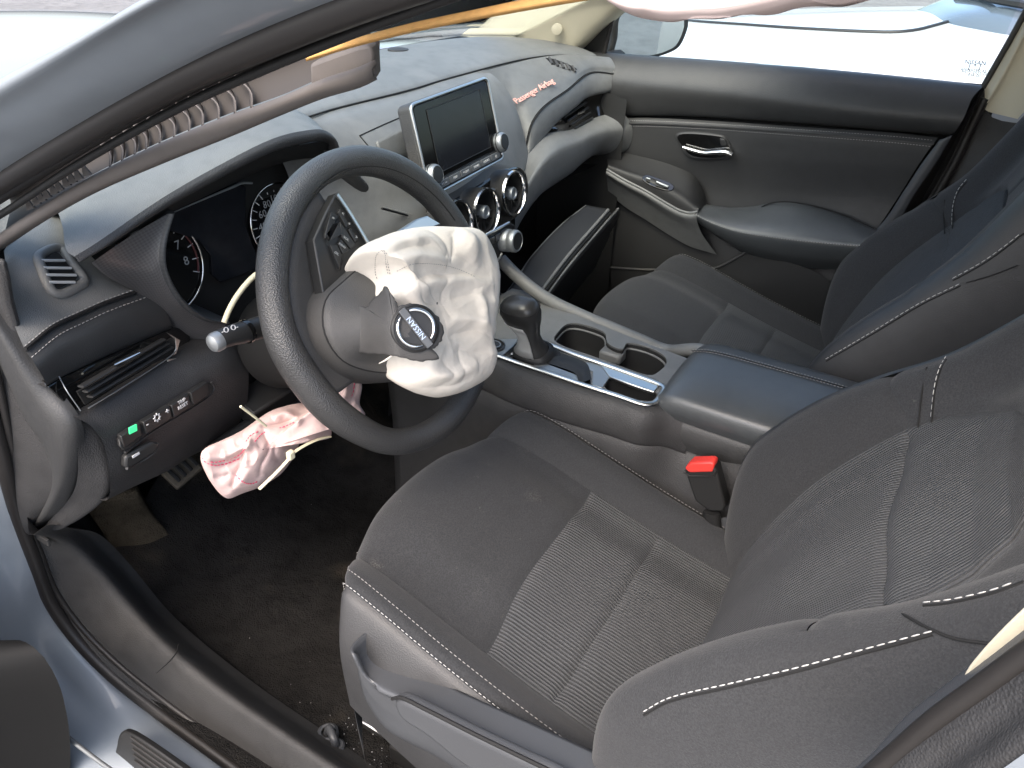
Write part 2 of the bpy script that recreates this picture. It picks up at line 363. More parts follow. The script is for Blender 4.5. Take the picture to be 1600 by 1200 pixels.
# ------------------------------------------------------------------ floor, made first: everything stands on it
fl = grid('floor', loft([pts('!-.70,-.35,.03 !-.70,.45,.03 !-.69,.85,.02 !-.66,1.05,.05'), pts('!-.60,-.35,.0 !-.60,.45,.0 !-.60,.85,.0 !-.58,1.06,.08'), pts('!-.36,-.35,.0 !-.36,.45,.0 !-.36,.9,.0 !-.36,1.12,.16'),
     pts('!-.14,-.35,.0 !-.14,.45,.0 !-.14,.95,.0 !-.14,1.14,.18'), pts('!-.02,-.35,.02 !-.02,.45,.02 !-.02,.95,.05 !-.02,1.14,.2'), pts('!.14,-.35,.0 !.14,.45,.0 !.14,.95,.0 !.14,1.14,.18'), pts('!.45,-.35,.0 !.45,.45,.0 !.45,.95,.0 !.45,1.12,.16'), pts('!.72,-.35,.02 !.72,.45,.02 !.72,.9,.02 !.72,1.05,.1')], 60, 60), M['carpet'])
struct(fl)

# ------------------------------------------------------------------ seats
def build_seat(cx, dy, label, driver):
    root = thing('front_seat', label, 'car seat', (cx, .3+dy, 0.02), 'front seats')
    cx0 = cx
    sk = keyf(np.linspace(0, 1, 11), [(.02, .215), (.08, .225), (.15, .237), (.25, .262), (.356, .293), (.45, .320), (.525, .333), (.572, .322), (.590, .285), (.586, .22), (.57, .11)])
    fr = keyf([0, .45, .6, .72, 1], [0, 0, .4, 1, 1])
    px = keyf([0, .6, .72, .82, .90, 1.0], [0, .163, .203, .232, .258, .252])
    pz = keyf([0, .3, .6, .72, .82, .90, 1.0], [.004, .003, -.003, .019, .010, -.05, -.17])
    fz = keyf([0, .55, .75, 1], [1, 1, .7, .55])
    def S(q, s):
        yz = sk(s); g = np.sign(q); a = np.abs(q); x = px(a)*g*(1-.06*fr(s)); dz = pz(a)*np.where(a < .82, fz(s), 1)
        t = fr(s); y = yz[..., 0]-t*.060*(np.abs(x)/.2)**2.2
        front = np.clip((s-.62)/.2, 0, 1)
        z = yz[..., 1]+dz*(1-.5*front*(a > .86))
        return np.stack([cx0+x, y+dy, z], -1)
    s1, s2 = .395, .29
    cu = patch('seat_cushion', S, lambda a, b: (-.6+1.2*a, s1+(1-s1)*b-.02*np.clip(1-2*a, 0, 1)**2*(1-b)+.003*np.clip(2*a-1, 0, 1)**2*(1-b)), 60, 70, M['fabric'], root)
    tag(cu, 'plain charcoal cloth front pad of the cushion')
    i1 = patch('seat_insert', S, lambda a, b: (-.6+1.2*a, s2+(s1-s2-.02*np.clip(1-2*a, 0, 1)**2+.003*np.clip(2*a-1, 0, 1)**2)*b), 60, 40, M['rib'], root)
    i2 = patch('seat_insert', S, lambda a, b: (-.6+1.2*a, s2*b), 60, 50, M['rib'], root)
    for sd in (-1, 1):
        f = (lambda lo, hi: (lambda a, b: ((lo+(hi-lo)*a) if sd > 0 else (-hi+(hi-lo)*a), b)))
        patch('seat_bolster', S, f(.6, .80), 36, 90, M['fabricin'], root, edges=(1, 1, 0, 0))
        patch('cushion_side', S, f(.80, 1.0), 30, 90, M['seatvinyl'], root, edges=(1, 0, 0, 0) if sd > 0 else (0, 1, 0, 0))
        q = np.linspace(.05, .74, 60)
        stitches('stitching', S(np.full(60, sd*.795), q)+np.array([0, 0, .0012]), M['thread'] if sd < 0 and driver else M['greythread'], root, .004, .0022, .00045, 400)
        if sd < 0 and driver:
            qq = np.linspace(.12, .70, 60)
            stitches('stitching', S(np.interp(qq, [.12, .5, .66, .70], [-.74, -.735, -.725, -.69]), qq)+np.array([0, 0, .001]), M['greythread'], root, .004, .0022, .0005, 400)
    # backrest
    K = np.linspace(0, 1, 10)
    cc = keyf(K, [(.140, .19), (.112, .29), (.066, .40), (.034, .460), (-.004, .517), (-.04, .566), (-.08, .612), (-.13, .68), (-.18, .76), (-.22, .84)])
    bb = keyf(K, [(.155, .19), (.165, .31), (.154, .40), (.122, .46), (.075, .52), (.025, .568), (-.034, .618), (-.088, .685), (-.145, .765), (-.195, .845)])
    bx = keyf([0, .6, .70, .76, .84, .92, 1.0], [0, .163, .198, .224, .252, .264, .258])
    bd = keyf([0, .6, .74, .84, .92, 1.0], [0, 0, 0, .022, .085, .19])
    wf = keyf([0, .45, .6, .74, 1], [0, 0.02, .16, 1, 1])
    def B(q, t):
        a = np.abs(q); g = np.sign(q); c = cc(t); b = bb(t); wq = (wf(a)*(np.where(q < 0, .55, 1.0) if not driver else 1.0))[..., None]
        e = bb(np.clip(t+.02, 0, 1))-bb(np.clip(t-.02, 0, 1)); e = e/np.linalg.norm(e, axis=-1, keepdims=True)
        back = np.stack([-e[..., 1], e[..., 0]], -1)
        p = c*(1-wq)+b*wq+back*bd(a)[..., None]
        return np.stack([cx0+bx(a)*g, p[..., 0]+dy, p[..., 1]], -1)
    if not driver:
        b0_, c0_ = bb, cc; up_r = lambda t: np.clip((t-.5)/.5, 0, 1)**1.2
        bb = lambda t: b0_(t)+np.stack([.075*up_r(t), .02*up_r(t)], -1); cc = lambda t: c0_(t)+np.stack([.075*up_r(t), .02*up_r(t)], -1)
    td = .487; TOP = .735; dv_ = lambda q: .035*q**2-.02*q
    lw = lambda t: np.interp(t, [td, .58, .65, .70, .725, TOP], [.6, .58, .53, .43, .28, .004])
    sg = lambda a: (-1+2*a)
    patch('back_insert', B, lambda a, b: (.6*sg(a), (td+dv_(sg(a)))*b), 60, 60, M['rib'], root, flip=-1)
    def upi(a, b): b = 1-(1-b)**1.6; t = td+.0005+(TOP-td)*b; return lw(t)*sg(a), t+dv_(sg(a))*(1-b)
    def shl(sd):
        def g(a, b):
            e = np.clip(b/.7, 0, 1); e = 1-(1-e)**1.6; k = np.clip((b-.7)/.3, 0, 1)
            ti = td+(TOP-td)*e+dv_(sd)*(1-e); qi = lw(td+.0005+(TOP-td)*e); ti = ti*(1-k)+.92*k
            to = .575+(.92-.575)*b; a_ = a if sd > 0 else 1-a
            return sd*(qi+(.76-qi)*a_), ti+(to-ti)*a_
        return g
    patch('back_insert', B, upi, 60, 60, M['rib'], root, flip=-1)
    for sd in (-1, 1):
        def f(lo, hi, t0, t1):
            def g(a, b):
                l = lo(t0+(t1-t0)*b) if callable(lo) else lo
                qq = l+(hi-l)*a if sd > 0 else -hi+(hi-l)*a
                return qq, t0+(t1-t0)*b+(.05*(np.abs(qq)-.6)/.16*(b if t0 == 0 else (1-b)) if hi < .8 else 0)
            return g
        patch('back_bolster', B, f(.6, .76, 0, .525), 40, 70, M['fabricin'], root, flip=-1, edges=(1, 0, 0, 1) if sd > 0 else (0, 1, 0, 1))
        patch('shoulder_panel', B, shl(sd), 50, 70, M['fabric'], root, flip=-1, edges=(1, 0, 1, 0) if sd > 0 else (0, 1, 1, 0))
        patch('back_side', B, f(.76, 1.0, 0.001, .92), 36, 90, M['fabricin'] if sd*(-1 if driver else 1) > 0 else M['seatvinyl'], root, flip=-1, edges=(0, 0, 0, 0))
    back = [o for o in root.children if o.name.split('.')[0] in ('back_bolster', 'shoulder_panel', 'back_side', 'back_insert')]
    rows = (('1005,1112 1044,1091 1145,1067 1250,1042 1337,1018 1456,986', 1), ('1442,941 1475,938 1512,931 1555,920 1598,904', 1), ('1491,539 1478,556 1467,577 1460,603 1454,655', 1), ('1448,574 1440,615 1434,668', 0), ('1384,946 1415,962 1450,981 1490,997 1556,1007', 0)) if driver else \
           (('1290,561 1360,520 1440,472 1500,443', 1), ('1488,435 1530,412 1565,388 1599,361', 1), ('1510,280 1497,296 1489,320 1487,354', 1), ('1476,312 1474,335 1476,365', 0), ('1510,442 1545,432 1590,415', 0))
    for s_, white in rows:
        P = drape(s_, back, .0012)
        if len(P) > 2:
            if white:
                stitches('stitching', P, M['thread'], root, .006, .0024, .00055, 300)
                Q = drape(' '.join('%f,%f' % (float(t.split(',')[0])+1, float(t.split(',')[1])+(5.5 if driver else 3.5)) for t in s_.split()), back, .0002)
                if len(Q) > 2: tube('piping_seam', Q, .0011, M['void'], root, 6, n=40)
            else: tube('seam', P, .0010, M['void'], root, 6, n=40)
    # frame behind and below, so the seat stands on its rails
    prism('back_panel', np.stack([B(np.array(q), np.array(t)) for q, t in ((-.99, .02), (.99, .02), (.99, .91), (-.99, .91))])-np.array([0, .0, .0]), (0, -.02, -.01), M['black'], root, .006)
    rbox('seat_base', (cx, .27+dy, .115), (.42, .46, .12), M['void'], root, bevel=.02)
    for sd in (-1, 1):
        rbox('seat_rail', (cx+sd*.19, .24+dy, .025), (.03, .46, .035), M['black'], root, bevel=.004)
    return root, S, B
seatD, SD, BD = build_seat(-.3725, 0.0, 'charcoal cloth seat with ribbed inserts behind the steering wheel, nearest the camera', True)
seatP, SP, BP = build_seat(.385, .025, 'charcoal cloth seat on the far side, beyond the console armrest', False)
tag(seatP, 'dark cloth seat on the far side, between the console armrest and the closed door')
# side shield, lever and rail end of the driver's seat
sh0 = pts('@x-.636 549,1008 562,1038 583,1056 618,1074 660,1094 710,1119 811,1166 882,1200 960,1238 1040,1280')
sh1 = pts('@x-.648 552,1024 567,1054 590,1076 624,1092 664,1110 710,1136 811,1184 882,1219 960,1258 1040,1300')
sh2 = pts('@x-.644 560,1058 578,1090 600,1112 630,1128 668,1146 712,1172 811,1222 882,1260 960,1300 1040,1345')
sh3 = pts('@x-.63 580,1096 596,1122 612,1140 640,1156 680,1176 725,1205 811,1256 882,1296 960,1340 1040,1385')
shield = grid('side_shield', loft([sh0+np.array([.03, 0, -.004]), sh0+np.array([.004, 0, 0]), sh0*.6+sh1*.4+np.array([-.003, 0, .001]), sh1, sh1*.9+sh2*.1+np.array([.006, 0, 0]), sh2+np.array([.004, 0, 0]), sh3, sh3+np.array([.03, 0, -.02])], 50, 50), M['seatplastic'], seatD, solid=.003)
lv = pts('@x-.660 614,1096 624,1094 664,1113 739,1151 805,1183 880,1220 900,1240 880,1275 800,1240 727,1200 664,1150 632,1130 618,1114')
prism('height_lever', cr(lv, 50, True), (.016, .0, .0), M['seatplastic'], seatD, .007, 4)
tube('lever_gap', pts('@x-.6585 613,1092 626,1090 666,1109 741,1147 807,1179 890,1219'), .0022, M['void'], seatD, 6, n=30)
tube('rail_bar', pts('@z.03 574,1122 600,1138 640,1165 760,1230 880,1300'), .004, M['steel'], seatD, 8, n=20)
rbox('rail_bracket', unproj(588, 1128, 'z', .035), (.03, .05, .012), M['steel'], seatD, bevel=.003)

# ------------------------------------------------------------------ steering wheel
def onplane(px, py, P0, n):
    d = CF+CR*(px-800)/FPX-CU*(py-600)/FPX; return CAM+d*(((P0-CAM)@n)/(d@n))
def wab(P): P = np.atleast_2d(P)-WC; return np.stack([P@WE1, P@WE2], -1)
def seglist(s):   # a polyline given in wheel pixels -> wheel plane coordinates at height h
    return wab(pts(s))
def pdist(X, Y, L):
    d = np.full(X.shape, 9.0); T = np.zeros(X.shape); n = len(L)-1
    for k, ((x0, y0), (x1, y1)) in enumerate(zip(L[:-1], L[1:])):
        vx, vy = x1-x0, y1-y0; t = np.clip(((X-x0)*vx+(Y-y0)*vy)/(vx*vx+vy*vy+1e-12), 0, 1)
        q = np.hypot(X-x0-t*vx, Y-y0-t*vy); m = q < d; d = np.where(m, q, d); T = np.where(m, (k+t)/n, T)
    return d, np.clip(4*T*(1-T), 0, 1)**.6
wh = thing('steering_wheel', 'black steering wheel turned part way, its hub cover torn open by the white airbag', 'steering wheel', tuple(WC))
RW, RT = .1763, .0175
th = np.linspace(0, 2*np.pi, 160, endpoint=False)
a = np.linspace(0, 2*np.pi, 20, endpoint=False)
grip = 1+.10*(np.exp(-((np.cos(th-R(62))-1)/.10)**2)+np.exp(-((np.cos(th-R(195))-1)/.12)**2))
rw = RW-.006*np.exp(-((np.cos(th-R(205))-1)/.10)**2)      # slightly flattened foot of the rim
G = np.stack([np.stack([W((rw[i]+RT*grip[i]*.95*math.cos(p))*math.cos(th[i]), (rw[i]+RT*grip[i]*.95*math.cos(p))*math.sin(th[i]), RT*1.08*grip[i]*math.sin(p)) for p in a]) for i in range(len(th))])
grid('rim', G, M['grip'], wh, cu=True, cv=True)
tube('rim_seam', [W((RW-RT*.62)*math.cos(t), (RW-RT*.62)*math.sin(t), RT*.92) for t in np.linspace(R(20), R(112), 60)], .0008, M['void'], wh, 6)
# spoke web between rim and hub
def ring(r, h, t0, t1, n=40): return np.array([W(r*math.cos(t), r*math.sin(t), h) for t in np.linspace(R(t0), R(t1), n)])
grid('spoke', np.stack([ring(.172, -.002, 106, 200), ring(.160, .010, 108, 201), ring(.148, .009, 108, 203), ring(.125, .002, 107, 208), ring(.09, .006, 104, 222), ring(.05, .016, 96, 240)]), M['hub'], wh, solid=.006)
grid('spoke', np.stack([ring(.172, -.002, -62, -20), ring(.15, .004, -60, -22), ring(.10, -.004, -66, -14), ring(.04, -.006, -90, 10)]), M['hub'], wh, solid=.01)
# hub cover
hub_o = cr(pts('@w.020 494,470 520,440 568,402 640,385 705,420 712,480 700,550 640,590 570,592 520,565 492,520'), 64, True)
hub_i = cr(pts('@w.040 512,474 540,446 580,418 640,405 690,430 700,480 690,540 640,566 575,568 532,556 510,518'), 64, True)
hub_c = pts('@w.092 618,505')[0]
hb = [hub_o-WN*.035, hub_o, hub_o*.45+hub_i*.55+WN*.007, hub_i]+[hub_i*(1-k)+hub_c*k for k in (.25, .5, .75, .95, .9995)]
HG = np.stack([cr(np.stack([h[j] for h in hb]), 26) for j in range(64)], 1)
hubc = grid('hub_cover', HG, M['hub'], wh, cu=True)
tube('hub_seam', hub_i*.5+hub_o*.5+WN*.006, .0012, M['void'], wh, 6, closed=True)
for p in ((478, 522),):
    c = unproj(*p, 'w', .004); lathe('screw', c, WN, [(.0085, -.003), (.0085, .003), (.006, .0035), (.005, .001), (.0001, .001)], M['black'], wh, 20)
    lathe('screw_head', c, WN, [(.0042, .0), (.0040, .0032), (.0001, .0034)], M['steel'], wh, 16)
# switch panel on the left spoke, its keys and the silver strip
sp = pts('@w.024 526,300 582,386 574,412 507,468 492,384 490,374 510,330')
prism('switch_panel', sp, -WN*.016, M['button'], wh, .002)
keys = ['518,328 529,334 508,376 507,368', '509,366 514,377 519,345 528,336', '531,345 536,366 515,377 517,372',
        '530,343 558,384 549,391 533,370', '533,372 548,391 536,398 528,380', '527,381 535,398 531,422 515,381', '531,324 547,352 542,357 528,331', '548,354 560,376 555,379 544,358']
for k, s in enumerate(keys):
    P = pts('@w.0275 '+s); c = P.mean(0); P = c+(P-c)*.88
    prism('switch_key', P, -WN*.004, M['button'], wh, .0006)
tube('panel_gap', pts('@w.0262 518,318 508,352 507,362 514,382 529,424 532,421 537,399'), .0006, M['void'], wh, 5)
X_ = WE1*.5+WE2*-.6; Y_ = WE1*.62+WE2*.5
for (px, py, s, sz) in ((521, 341, '=', .006), (536, 334, '<', .006), (546, 350, '+', .006), (541, 373, 'VOL', .0042), (535, 384, 'MENU', .0035), (526, 396, 'OK', .0042), (557, 371, '>', .006)):
    text('print', s, sz, unproj(px, py, 'w', .0284), X_, Y_, M['dimprint'], wh)
tube('silver_strip', pts('@w.029 526,303 540,323 562,358 576,382'), .0052, M['silver'], wh, 8, n=24, flat=.45)
sg_ = pts('@w.034 576,388 582,384 600,378 628,358 652,342 668,337 690,350 660,362 625,376 600,386 585,392')
prism('silver_bezel', sg_, -WN*.008, M['silver'], wh, .0015)
# steering column with its shroud and the light stalk
colm = thing('steering_column', 'black plastic column shroud behind the steering wheel', 'steering column', tuple(W(0, 0, -.06)))
def oct_(h, ra, rb, ob=0.0): return np.stack([W(ra*math.cos(t), ob+rb*math.sin(t), h) for t in np.linspace(0, 2*np.pi, 32, endpoint=False)])
grid('shroud', np.stack([oct_(-.022, .055, .05), oct_(-.03, .075, .058, -.005), oct_(-.09, .08, .066, -.01), oct_(-.16, .08, .075, -.02), oct_(-.24, .075, .07, -.02)]), M['black'], colm, cu=True)
st = pts('@y.665 338,534 352,527 385,518 425,507'); st = np.vstack([st, W(-.05, .01, -.055)[None]])
tube('stalk', st, [.0105, .0125, .0135, .0120, .0095, .009], M['button'], colm, 18, n=30)
d_ = st[0]-st[1]; d_ /= np.linalg.norm(d_)
lathe('stalk_knob', st[0], d_, [(.0112, -.004), (.0112, .002), (.0095, .006), (.005, .0085), (.0002, .009)], M['satin'], colm, 24)
text('print', '-O O-', .009, st[1]*.75+st[2]*.25+np.array([-.004, -.006, .0122]), st[2]-st[0], (0, .4, 1), M['print'], colm)
lathe('stalk_ring', st[2], d_, [(.0138, -.003), (.0143, 0), (.0138, .003)], M['gloss'], colm, 24)
rbox('ignition_cover', W(-.02, -.06, -.14), (.10, .08, .03), M['black'], colm, axes=axes_of(WE1, WN), bevel=.006)

# ------------------------------------------------------------------ deployed airbags
def bag(name, outline, centre, depth_dir, h_edge, h_mid, folds, matl, parent=None, nr=70, na=220, amp=.003, nsc=38, power=.55, back=.05, seed=0.0, basis=None):
    """a slack cloth bag: outline and centre in 3D, swelling along depth_dir; folds = (polyline, amplitude, width, kind)"""
    O = cr(outline, na, True); c = np.asarray(centre, float); n = np.asarray(depth_dir, float); n /= np.linalg.norm(n)
    e1 = np.cross(n, [0, 0, 1.0]); e1 /= np.linalg.norm(e1); e2 = np.cross(e1, n)
    ob = np.stack([(O-c)@e1, (O-c)@e2], -1); oh = (O-c)@n
    r = np.linspace(0.004, 1, nr)**.8
    X = r[:, None]*ob[None, :, 0]; Y = r[:, None]*ob[None, :, 1]
    H = h_edge+(h_mid-h_edge)*np.clip(1-r**2.6, 0, 1)[:, None]**power+oh[None]*r[:, None]**2
    wx = .006*(vnoise(np.stack([X*45, Y*45, 0*X+seed+2], -1))-.5); wy = .006*(vnoise(np.stack([X*45+7, Y*45, 0*X+seed+4], -1))-.5)
    for L, A, wd, kind in folds:
        l = np.stack([(L-c)@e1, (L-c)@e2], -1); d, tp = pdist(X+wx, Y+wy, cr(np.hstack([l, l[:, :1]*0]), 14)[:, :2])
        H = H+A*tp*(np.exp(-(d/wd)**2) if kind == 'r' else -np.exp(-np.abs(d)/wd))
    edge = np.clip((1-r[:, None])/.12, 0, 1)
    q = np.stack([X*nsc, Y*nsc, np.full_like(X, seed)], -1)
    wp = q+1.2*np.stack([vnoise(q*.6+9), vnoise(q*.6+17), 0*X], -1)
    rn = 1-np.abs(2*vnoise(wp)-1); rn2 = 1-np.abs(2*vnoise(wp*2.3+5)-1)
    H = H+amp*(rn-.5)*(.35+.65*edge)*1.6+amp*.5*(rn2-.5)*edge
    Gf = c+X[..., None]*e1+Y[..., None]*e2+H[..., None]*n
    jit = .0025*(vnoise(np.stack([ob[:, 0]*60, ob[:, 1]*60, 0*oh+seed], -1))-.5)
    Gb = []
    for k in range(1, 9):
        s = 1-.75*(k/8.0)**1.6; hb_ = h_edge+oh*s-back*math.sin(k/8*math.pi/2)
        Gb.append(c+(s*ob[:, 0])[:, None]*e1+(s*ob[:, 1])[:, None]*e2+hb_[:, None]*n)
    Gall = np.concatenate([Gf, np.stack(Gb)], 0)
    return grid(name, Gall, matl, parent, cu=True)
def ppl(s): return pts(s)
bo = pts('@w.065 560,394 569,382 591,372 618,362 654,356 698,357 730,361 745,381 756,406 759,440 756,480 752,520 749,540 754,568 748,592 730,606 702,618 680,621 650,612 632,598 625,572 620,552 613,520 600,490 588,466 594,440 586,421 575,410')
ab = thing('airbag', 'deflated white airbag bulging out of the steering wheel hub', 'airbag', tuple(W(.02, 0, .05)))
P_ = lambda s: pts('@w.10 '+s)
folds = [(P_('585,392 620,372 660,372 688,396'), .010, .006, 'r'), (P_('592,408 630,388 665,385 690,402'), .007, .0035, 'v'), (P_('600,420 640,402 690,410'), .008, .005, 'r'),
         (P_('640,358 668,372 688,400'), .006, .003, 'v'), (P_('672,354 690,378 694,404'), .008, .0035, 'v'), (P_('715,358 725,385 722,410'), .012, .012, 'r'), (P_('700,360 702,385 696,412'), .006, .003, 'v'),
         (P_('596,425 615,440 650,432 700,428 760,436'), .009, .0045, 'v'), (P_('600,440 650,446 720,440 765,450'), .009, .007, 'r'), (P_('690,428 688,470 700,500'), .005, .004, 'v'),
         (P_('640,440 655,470 690,480'), .006, .004, 'v'), (P_('700,470 735,462 765,470'), .005, .004, 'v'), (P_('690,505 725,500 762,510'), .006, .005, 'r'), (P_('694,530 730,515 760,528'), .007, .0035, 'v'),
         (P_('680,560 700,585 690,612'), .006, .004, 'v'), (P_('700,552 735,550 760,556'), .006, .004, 'v'), (P_('640,575 680,588 740,575'), .009, .006, 'r'), (P_('630,592 680,604 735,592'), .006, .003, 'v'), (P_('575,420 586,450 584,470'), .005, .003, 'v'), (P_('560,392 590,398 612,404'), .005, .004, 'v'), (P_('715,540 712,565 722,600'), .005, .0035, 'v'), (P_('740,455 748,490 742,520'), .006, .006, 'r')]
bagD = bag('bag', bo, P_('682,474')[0]-WN*.10+WN*.0, WN, .0, .102, [(L, A*(.75 if k == 'r' else .55), w_*(1.35 if k == 'r' else 1.8), k) for L, A, w_, k in folds], M['bag'], ab, amp=.0013, nsc=30, back=.05, nr=110, na=300)
for s_ in ('596,391 589,397 586,412 587,430 591,440', '596,391 601,396 603,412 607,432', '599,391 604,396 606,412 610,432', '620,424 640,414 660,412 690,414 720,422 742,432'):
    P = drape(s_, [bagD], .0008)
    if len(P) > 2: stitches('stitching', P, M['greythread'], ab, .0022, .0016, .0004, 200)
# torn cover flap with the emblem, held in front of the bag
FC = unproj(648, 513, 'w', .128); fn = (CAM-FC)/np.linalg.norm(CAM-FC)*.75+WN*.25; fn /= np.linalg.norm(fn)
def fp(s, h=0.0): return np.array([onplane(*map(float, t.split(',')), FC+fn*h, fn) for t in s.split()])
fo = fp('530,520 538,500 552,486 562,480 575,484 582,474 598,458 606,448 612,458 621,480 640,476 664,482 684,496 693,512 690,532 681,541 674,546 686,561 660,564 636,560 612,553 588,552 562,548 540,538')
fo2 = []
for p, q in zip(fo, np.roll(fo, -1, 0)):
    for k in range(5): fo2.append(p+(q-p)*k/5)
fo2 = np.array(fo2); fcn = fo2.mean(0)
jag = np.array([math.sin(i*1.9)*.0006+math.sin(i*.77)*.0005 for i in range(len(fo2))])
fo2 = fo2+(fo2-fcn)/np.linalg.norm(fo2-fcn, axis=1, keepdims=True)*jag[:, None]
hd = np.array([-.10*np.clip((625-(800+FPX*((p-CAM)@CR)/((p-CAM)@CF)))/90, 0, 1)**1.25-.003 for p in fo2])
fhd = lambda P: np.array([-.003 for p in P])
FG = np.stack([fo2*k+fcn*(1-k)+fn*((fhd(fo2*k+fcn*(1-k))+.005*(1-k**2)))[:, None] for k in np.linspace(1, .02, 16)])
def merge(p):
    q = p-CAM; d = np.linalg.norm(q); px = 800+FPX*(q@CR)/(q@CF); py = 600-FPX*(q@CU)/(q@CF)
    w_ = np.clip((px-552)/72, 0, 1); w_ = w_*w_*(3-2*w_)
    if w_ >= 1: return p
    h = drape('%f,%f' % (px, py), [hubc], -.007)
    if len(h) == 0: return p
    return CAM+q/d*(np.linalg.norm(h[0]-CAM)*(1-w_)+d*w_)
FG = np.stack([np.stack([merge(p) for p in row]) for row in FG])
fl_ = grid('cover_flap', FG, M['hub'], wh, cu=True, solid=.003)
ux = CR; ea = onplane(676, 516, FC, fn)-onplane(620, 510, FC, fn); er = .5*np.linalg.norm(ea)
EA = axes_of(onplane(625, 484, FC, fn)-onplane(669, 540, FC, fn), np.cross(fn, onplane(625, 484, FC, fn)-onplane(669, 540, FC, fn)))
if EA[2]@fn < 0: EA[1] *= -1; EA[2] *= -1
EC = FC+fn*.007
lathe('emblem_disc', FC+fn*.001, fn, [(er*1.36, -.002), (er*1.33, .0035), (er*1.22, .0050), (er*1.18, .0035), (.0001, .0035)], M['button'], fl_, 48)
tm = np.linspace(R(18), R(162), 30)
for sgn in (1, -1):
    tube('emblem_ring', [EC+er*(math.cos(t)*EA[0]+sgn*math.sin(t)*EA[1]) for t in tm], [.0012]+[.0021]*6+[.0012], M['chrome'], fl_, 8)
rbox('emblem_bar', EC, (er*2.55, er*.42, .003), M['greybtn'], fl_, axes=EA, bevel=.0007)
text('emblem_letters', 'NISSAN', er*.43, EC+EA[2]*.0017, EA[0], EA[1], M['chrome'], fl_, .0005)
# torn edge and white tongue below the flap
tube('tear_edge', np.vstack([fp('592,568 602,563', -.02), fp('612,556', -.006)]), [.0004, .0012, .0008], M['bag'], ab, 6, n=10)
# knee airbag
ko = pts('@y.72 312,718 314,706 323,698 345,688 374,674 400,656 424,641 445,634 464,630 490,628 513,619,.665 540,602,.655 562,591,.65 567,603,.65 563,632,.65 572,648,.65 566,655,.65 550,652,.655 532,655,.66 520,664,.67 517,683,.67 497,686,.69 480,668 472,685 466,698 458,716 440,740 420,754 400,764 378,772 356,780 342,772 330,757 322,744')
kb = thing('knee_airbag', 'deflated pink knee airbag hanging below the steering column', 'airbag', tuple(pts('@y.74 400,700')[0]))
kdir = (CAM-ko.mean(0))/np.linalg.norm(CAM-ko.mean(0))
Q_ = lambda s: pts('@y.70 '+s)
kf = [(Q_('318,712 345,716 378,704 398,690'), .010, .006, 'r'), (Q_('330,722 360,722 390,706'), .008, .0035, 'v'), (Q_('386,694 378,716 368,742 360,764'), .010, .004, 'v'), (Q_('395,680 388,700 380,728'), .008, .005, 'r'),
      (Q_('416,672 418,700 404,745'), .007, .004, 'v'), (Q_('432,680 428,705 440,722'), .006, .004, 'v'), (Q_('424,652 440,644 456,652 468,664'), .008, .005, 'r'), (Q_('410,668 430,662 462,655'), .008, .004, 'v'), (Q_('384,686 380,672 410,655'), .007, .004, 'v'),
      (Q_('330,745 350,742 362,735'), .006, .004, 'v'), (Q_('552,600 548,620 530,636'), .006, .004, 'v'), (Q_('545,632 556,640 560,650'), .006, .005, 'r'), (Q_('480,640 500,650 510,676'), .005, .004, 'v'), (Q_('372,748 395,758 420,745'), .007, .006, 'r')]
bagK = bag('bag', ko, Q_('412,702')[0]-kdir*.0, kdir, -.012, .022, [(L, A*1.5, w_, k) for L, A, w_, k in kf], M['pinkbag'], kb, amp=.007, nsc=26, back=.05, seed=3.0)
for s in ('316,716 330,722 350,720 372,712 384,700', '318,720 332,727 352,725 376,716', '398,690 412,676 440,668 464,658', '368,742 378,752 392,756 404,752', '384,690 392,680 404,674', '554,598 552,612 548,622'):
    stitches('stitching', drape(s, [bagK], .0015), M['redthread'], kb, .004, .0014, .0008, 120)
tube('tether_strap', pts('@y.655 405,764 430,740 452,716 458,708 480,694 502,685 516,682'), .0026, M['cream'], kb, 8, n=40, flat=.5)
rbox('tether_clip', pts('@y.655 454,711')[0], (.010, .008, .012), M['cream'], kb, bevel=.002)
tube('straw_cord', pts('@y.66 376,635 396,650 416,666'), .0016, M['cream'], kb, 8, n=12)

# ------------------------------------------------------------------ centre console
con = thing('center_console', 'black centre console between the seats with cup holders and silver shifter trim', 'console', (0, .4, 0.0))
ZC = .405
# near side wall: top edge roll, then flank down to the floor
t0 = pts('@z.405 742,548 770,558 800,572 850,590 900,606 960,622 1010,637 1050,640,.40 1085,652,.39')
t1 = t0+np.array([-.010, 0, -.007]); t2 = t0+np.array([-.018, 0, -.030]); t3 = t0+np.array([-.014, 0, -.060])
grid('side_roll', loft([t0+np.array([.012, 0, .002]), t0, t1, t2, t3, t3+np.array([.02, 0, -.006])], 40, 30), M['dashlow'], con)
b0 = t3+np.array([.006, .0, .0]); b0 = np.vstack([pts('!-.06,.80,.40')+np.array([[-.07, 0, -.02]]), b0, pts('!-.125,.10,.35 !-.125,-.25,.38')])
b1 = b0.copy(); b1[:, 0] = -.128; b1[:, 2] = .20; b2 = b0.copy(); b2[:, 0] = -.135; b2[:, 2] = -.0
grid('side_panel', loft([b0+np.array([.03, 0, .015]), b0, b1, b2], 60, 24), M['dashlow'], con, solid=.004)
b0r = b0*np.array([-1, 1, 1]); b1r = b1*np.array([-1, 1, 1]); b2r = b2*np.array([-1, 1, 1])
b0r[:, 2] += .015
grid('side_panel', loft([b0r+np.array([-.02, 0, .02]), b0r, b1r, b2r], 60, 24), M['dashlow'], con, solid=.004)
# far rail that rises to the dash
rl = pts('!.055,.20,.40 !.075,.30,.412 @x.098 1040,548 1000,532 960,515 910,494 860,470 830,450 800,424 782,405')
tube('far_rail', rl, .012, M['dash'], con, 12, n=60, flat=1.0)
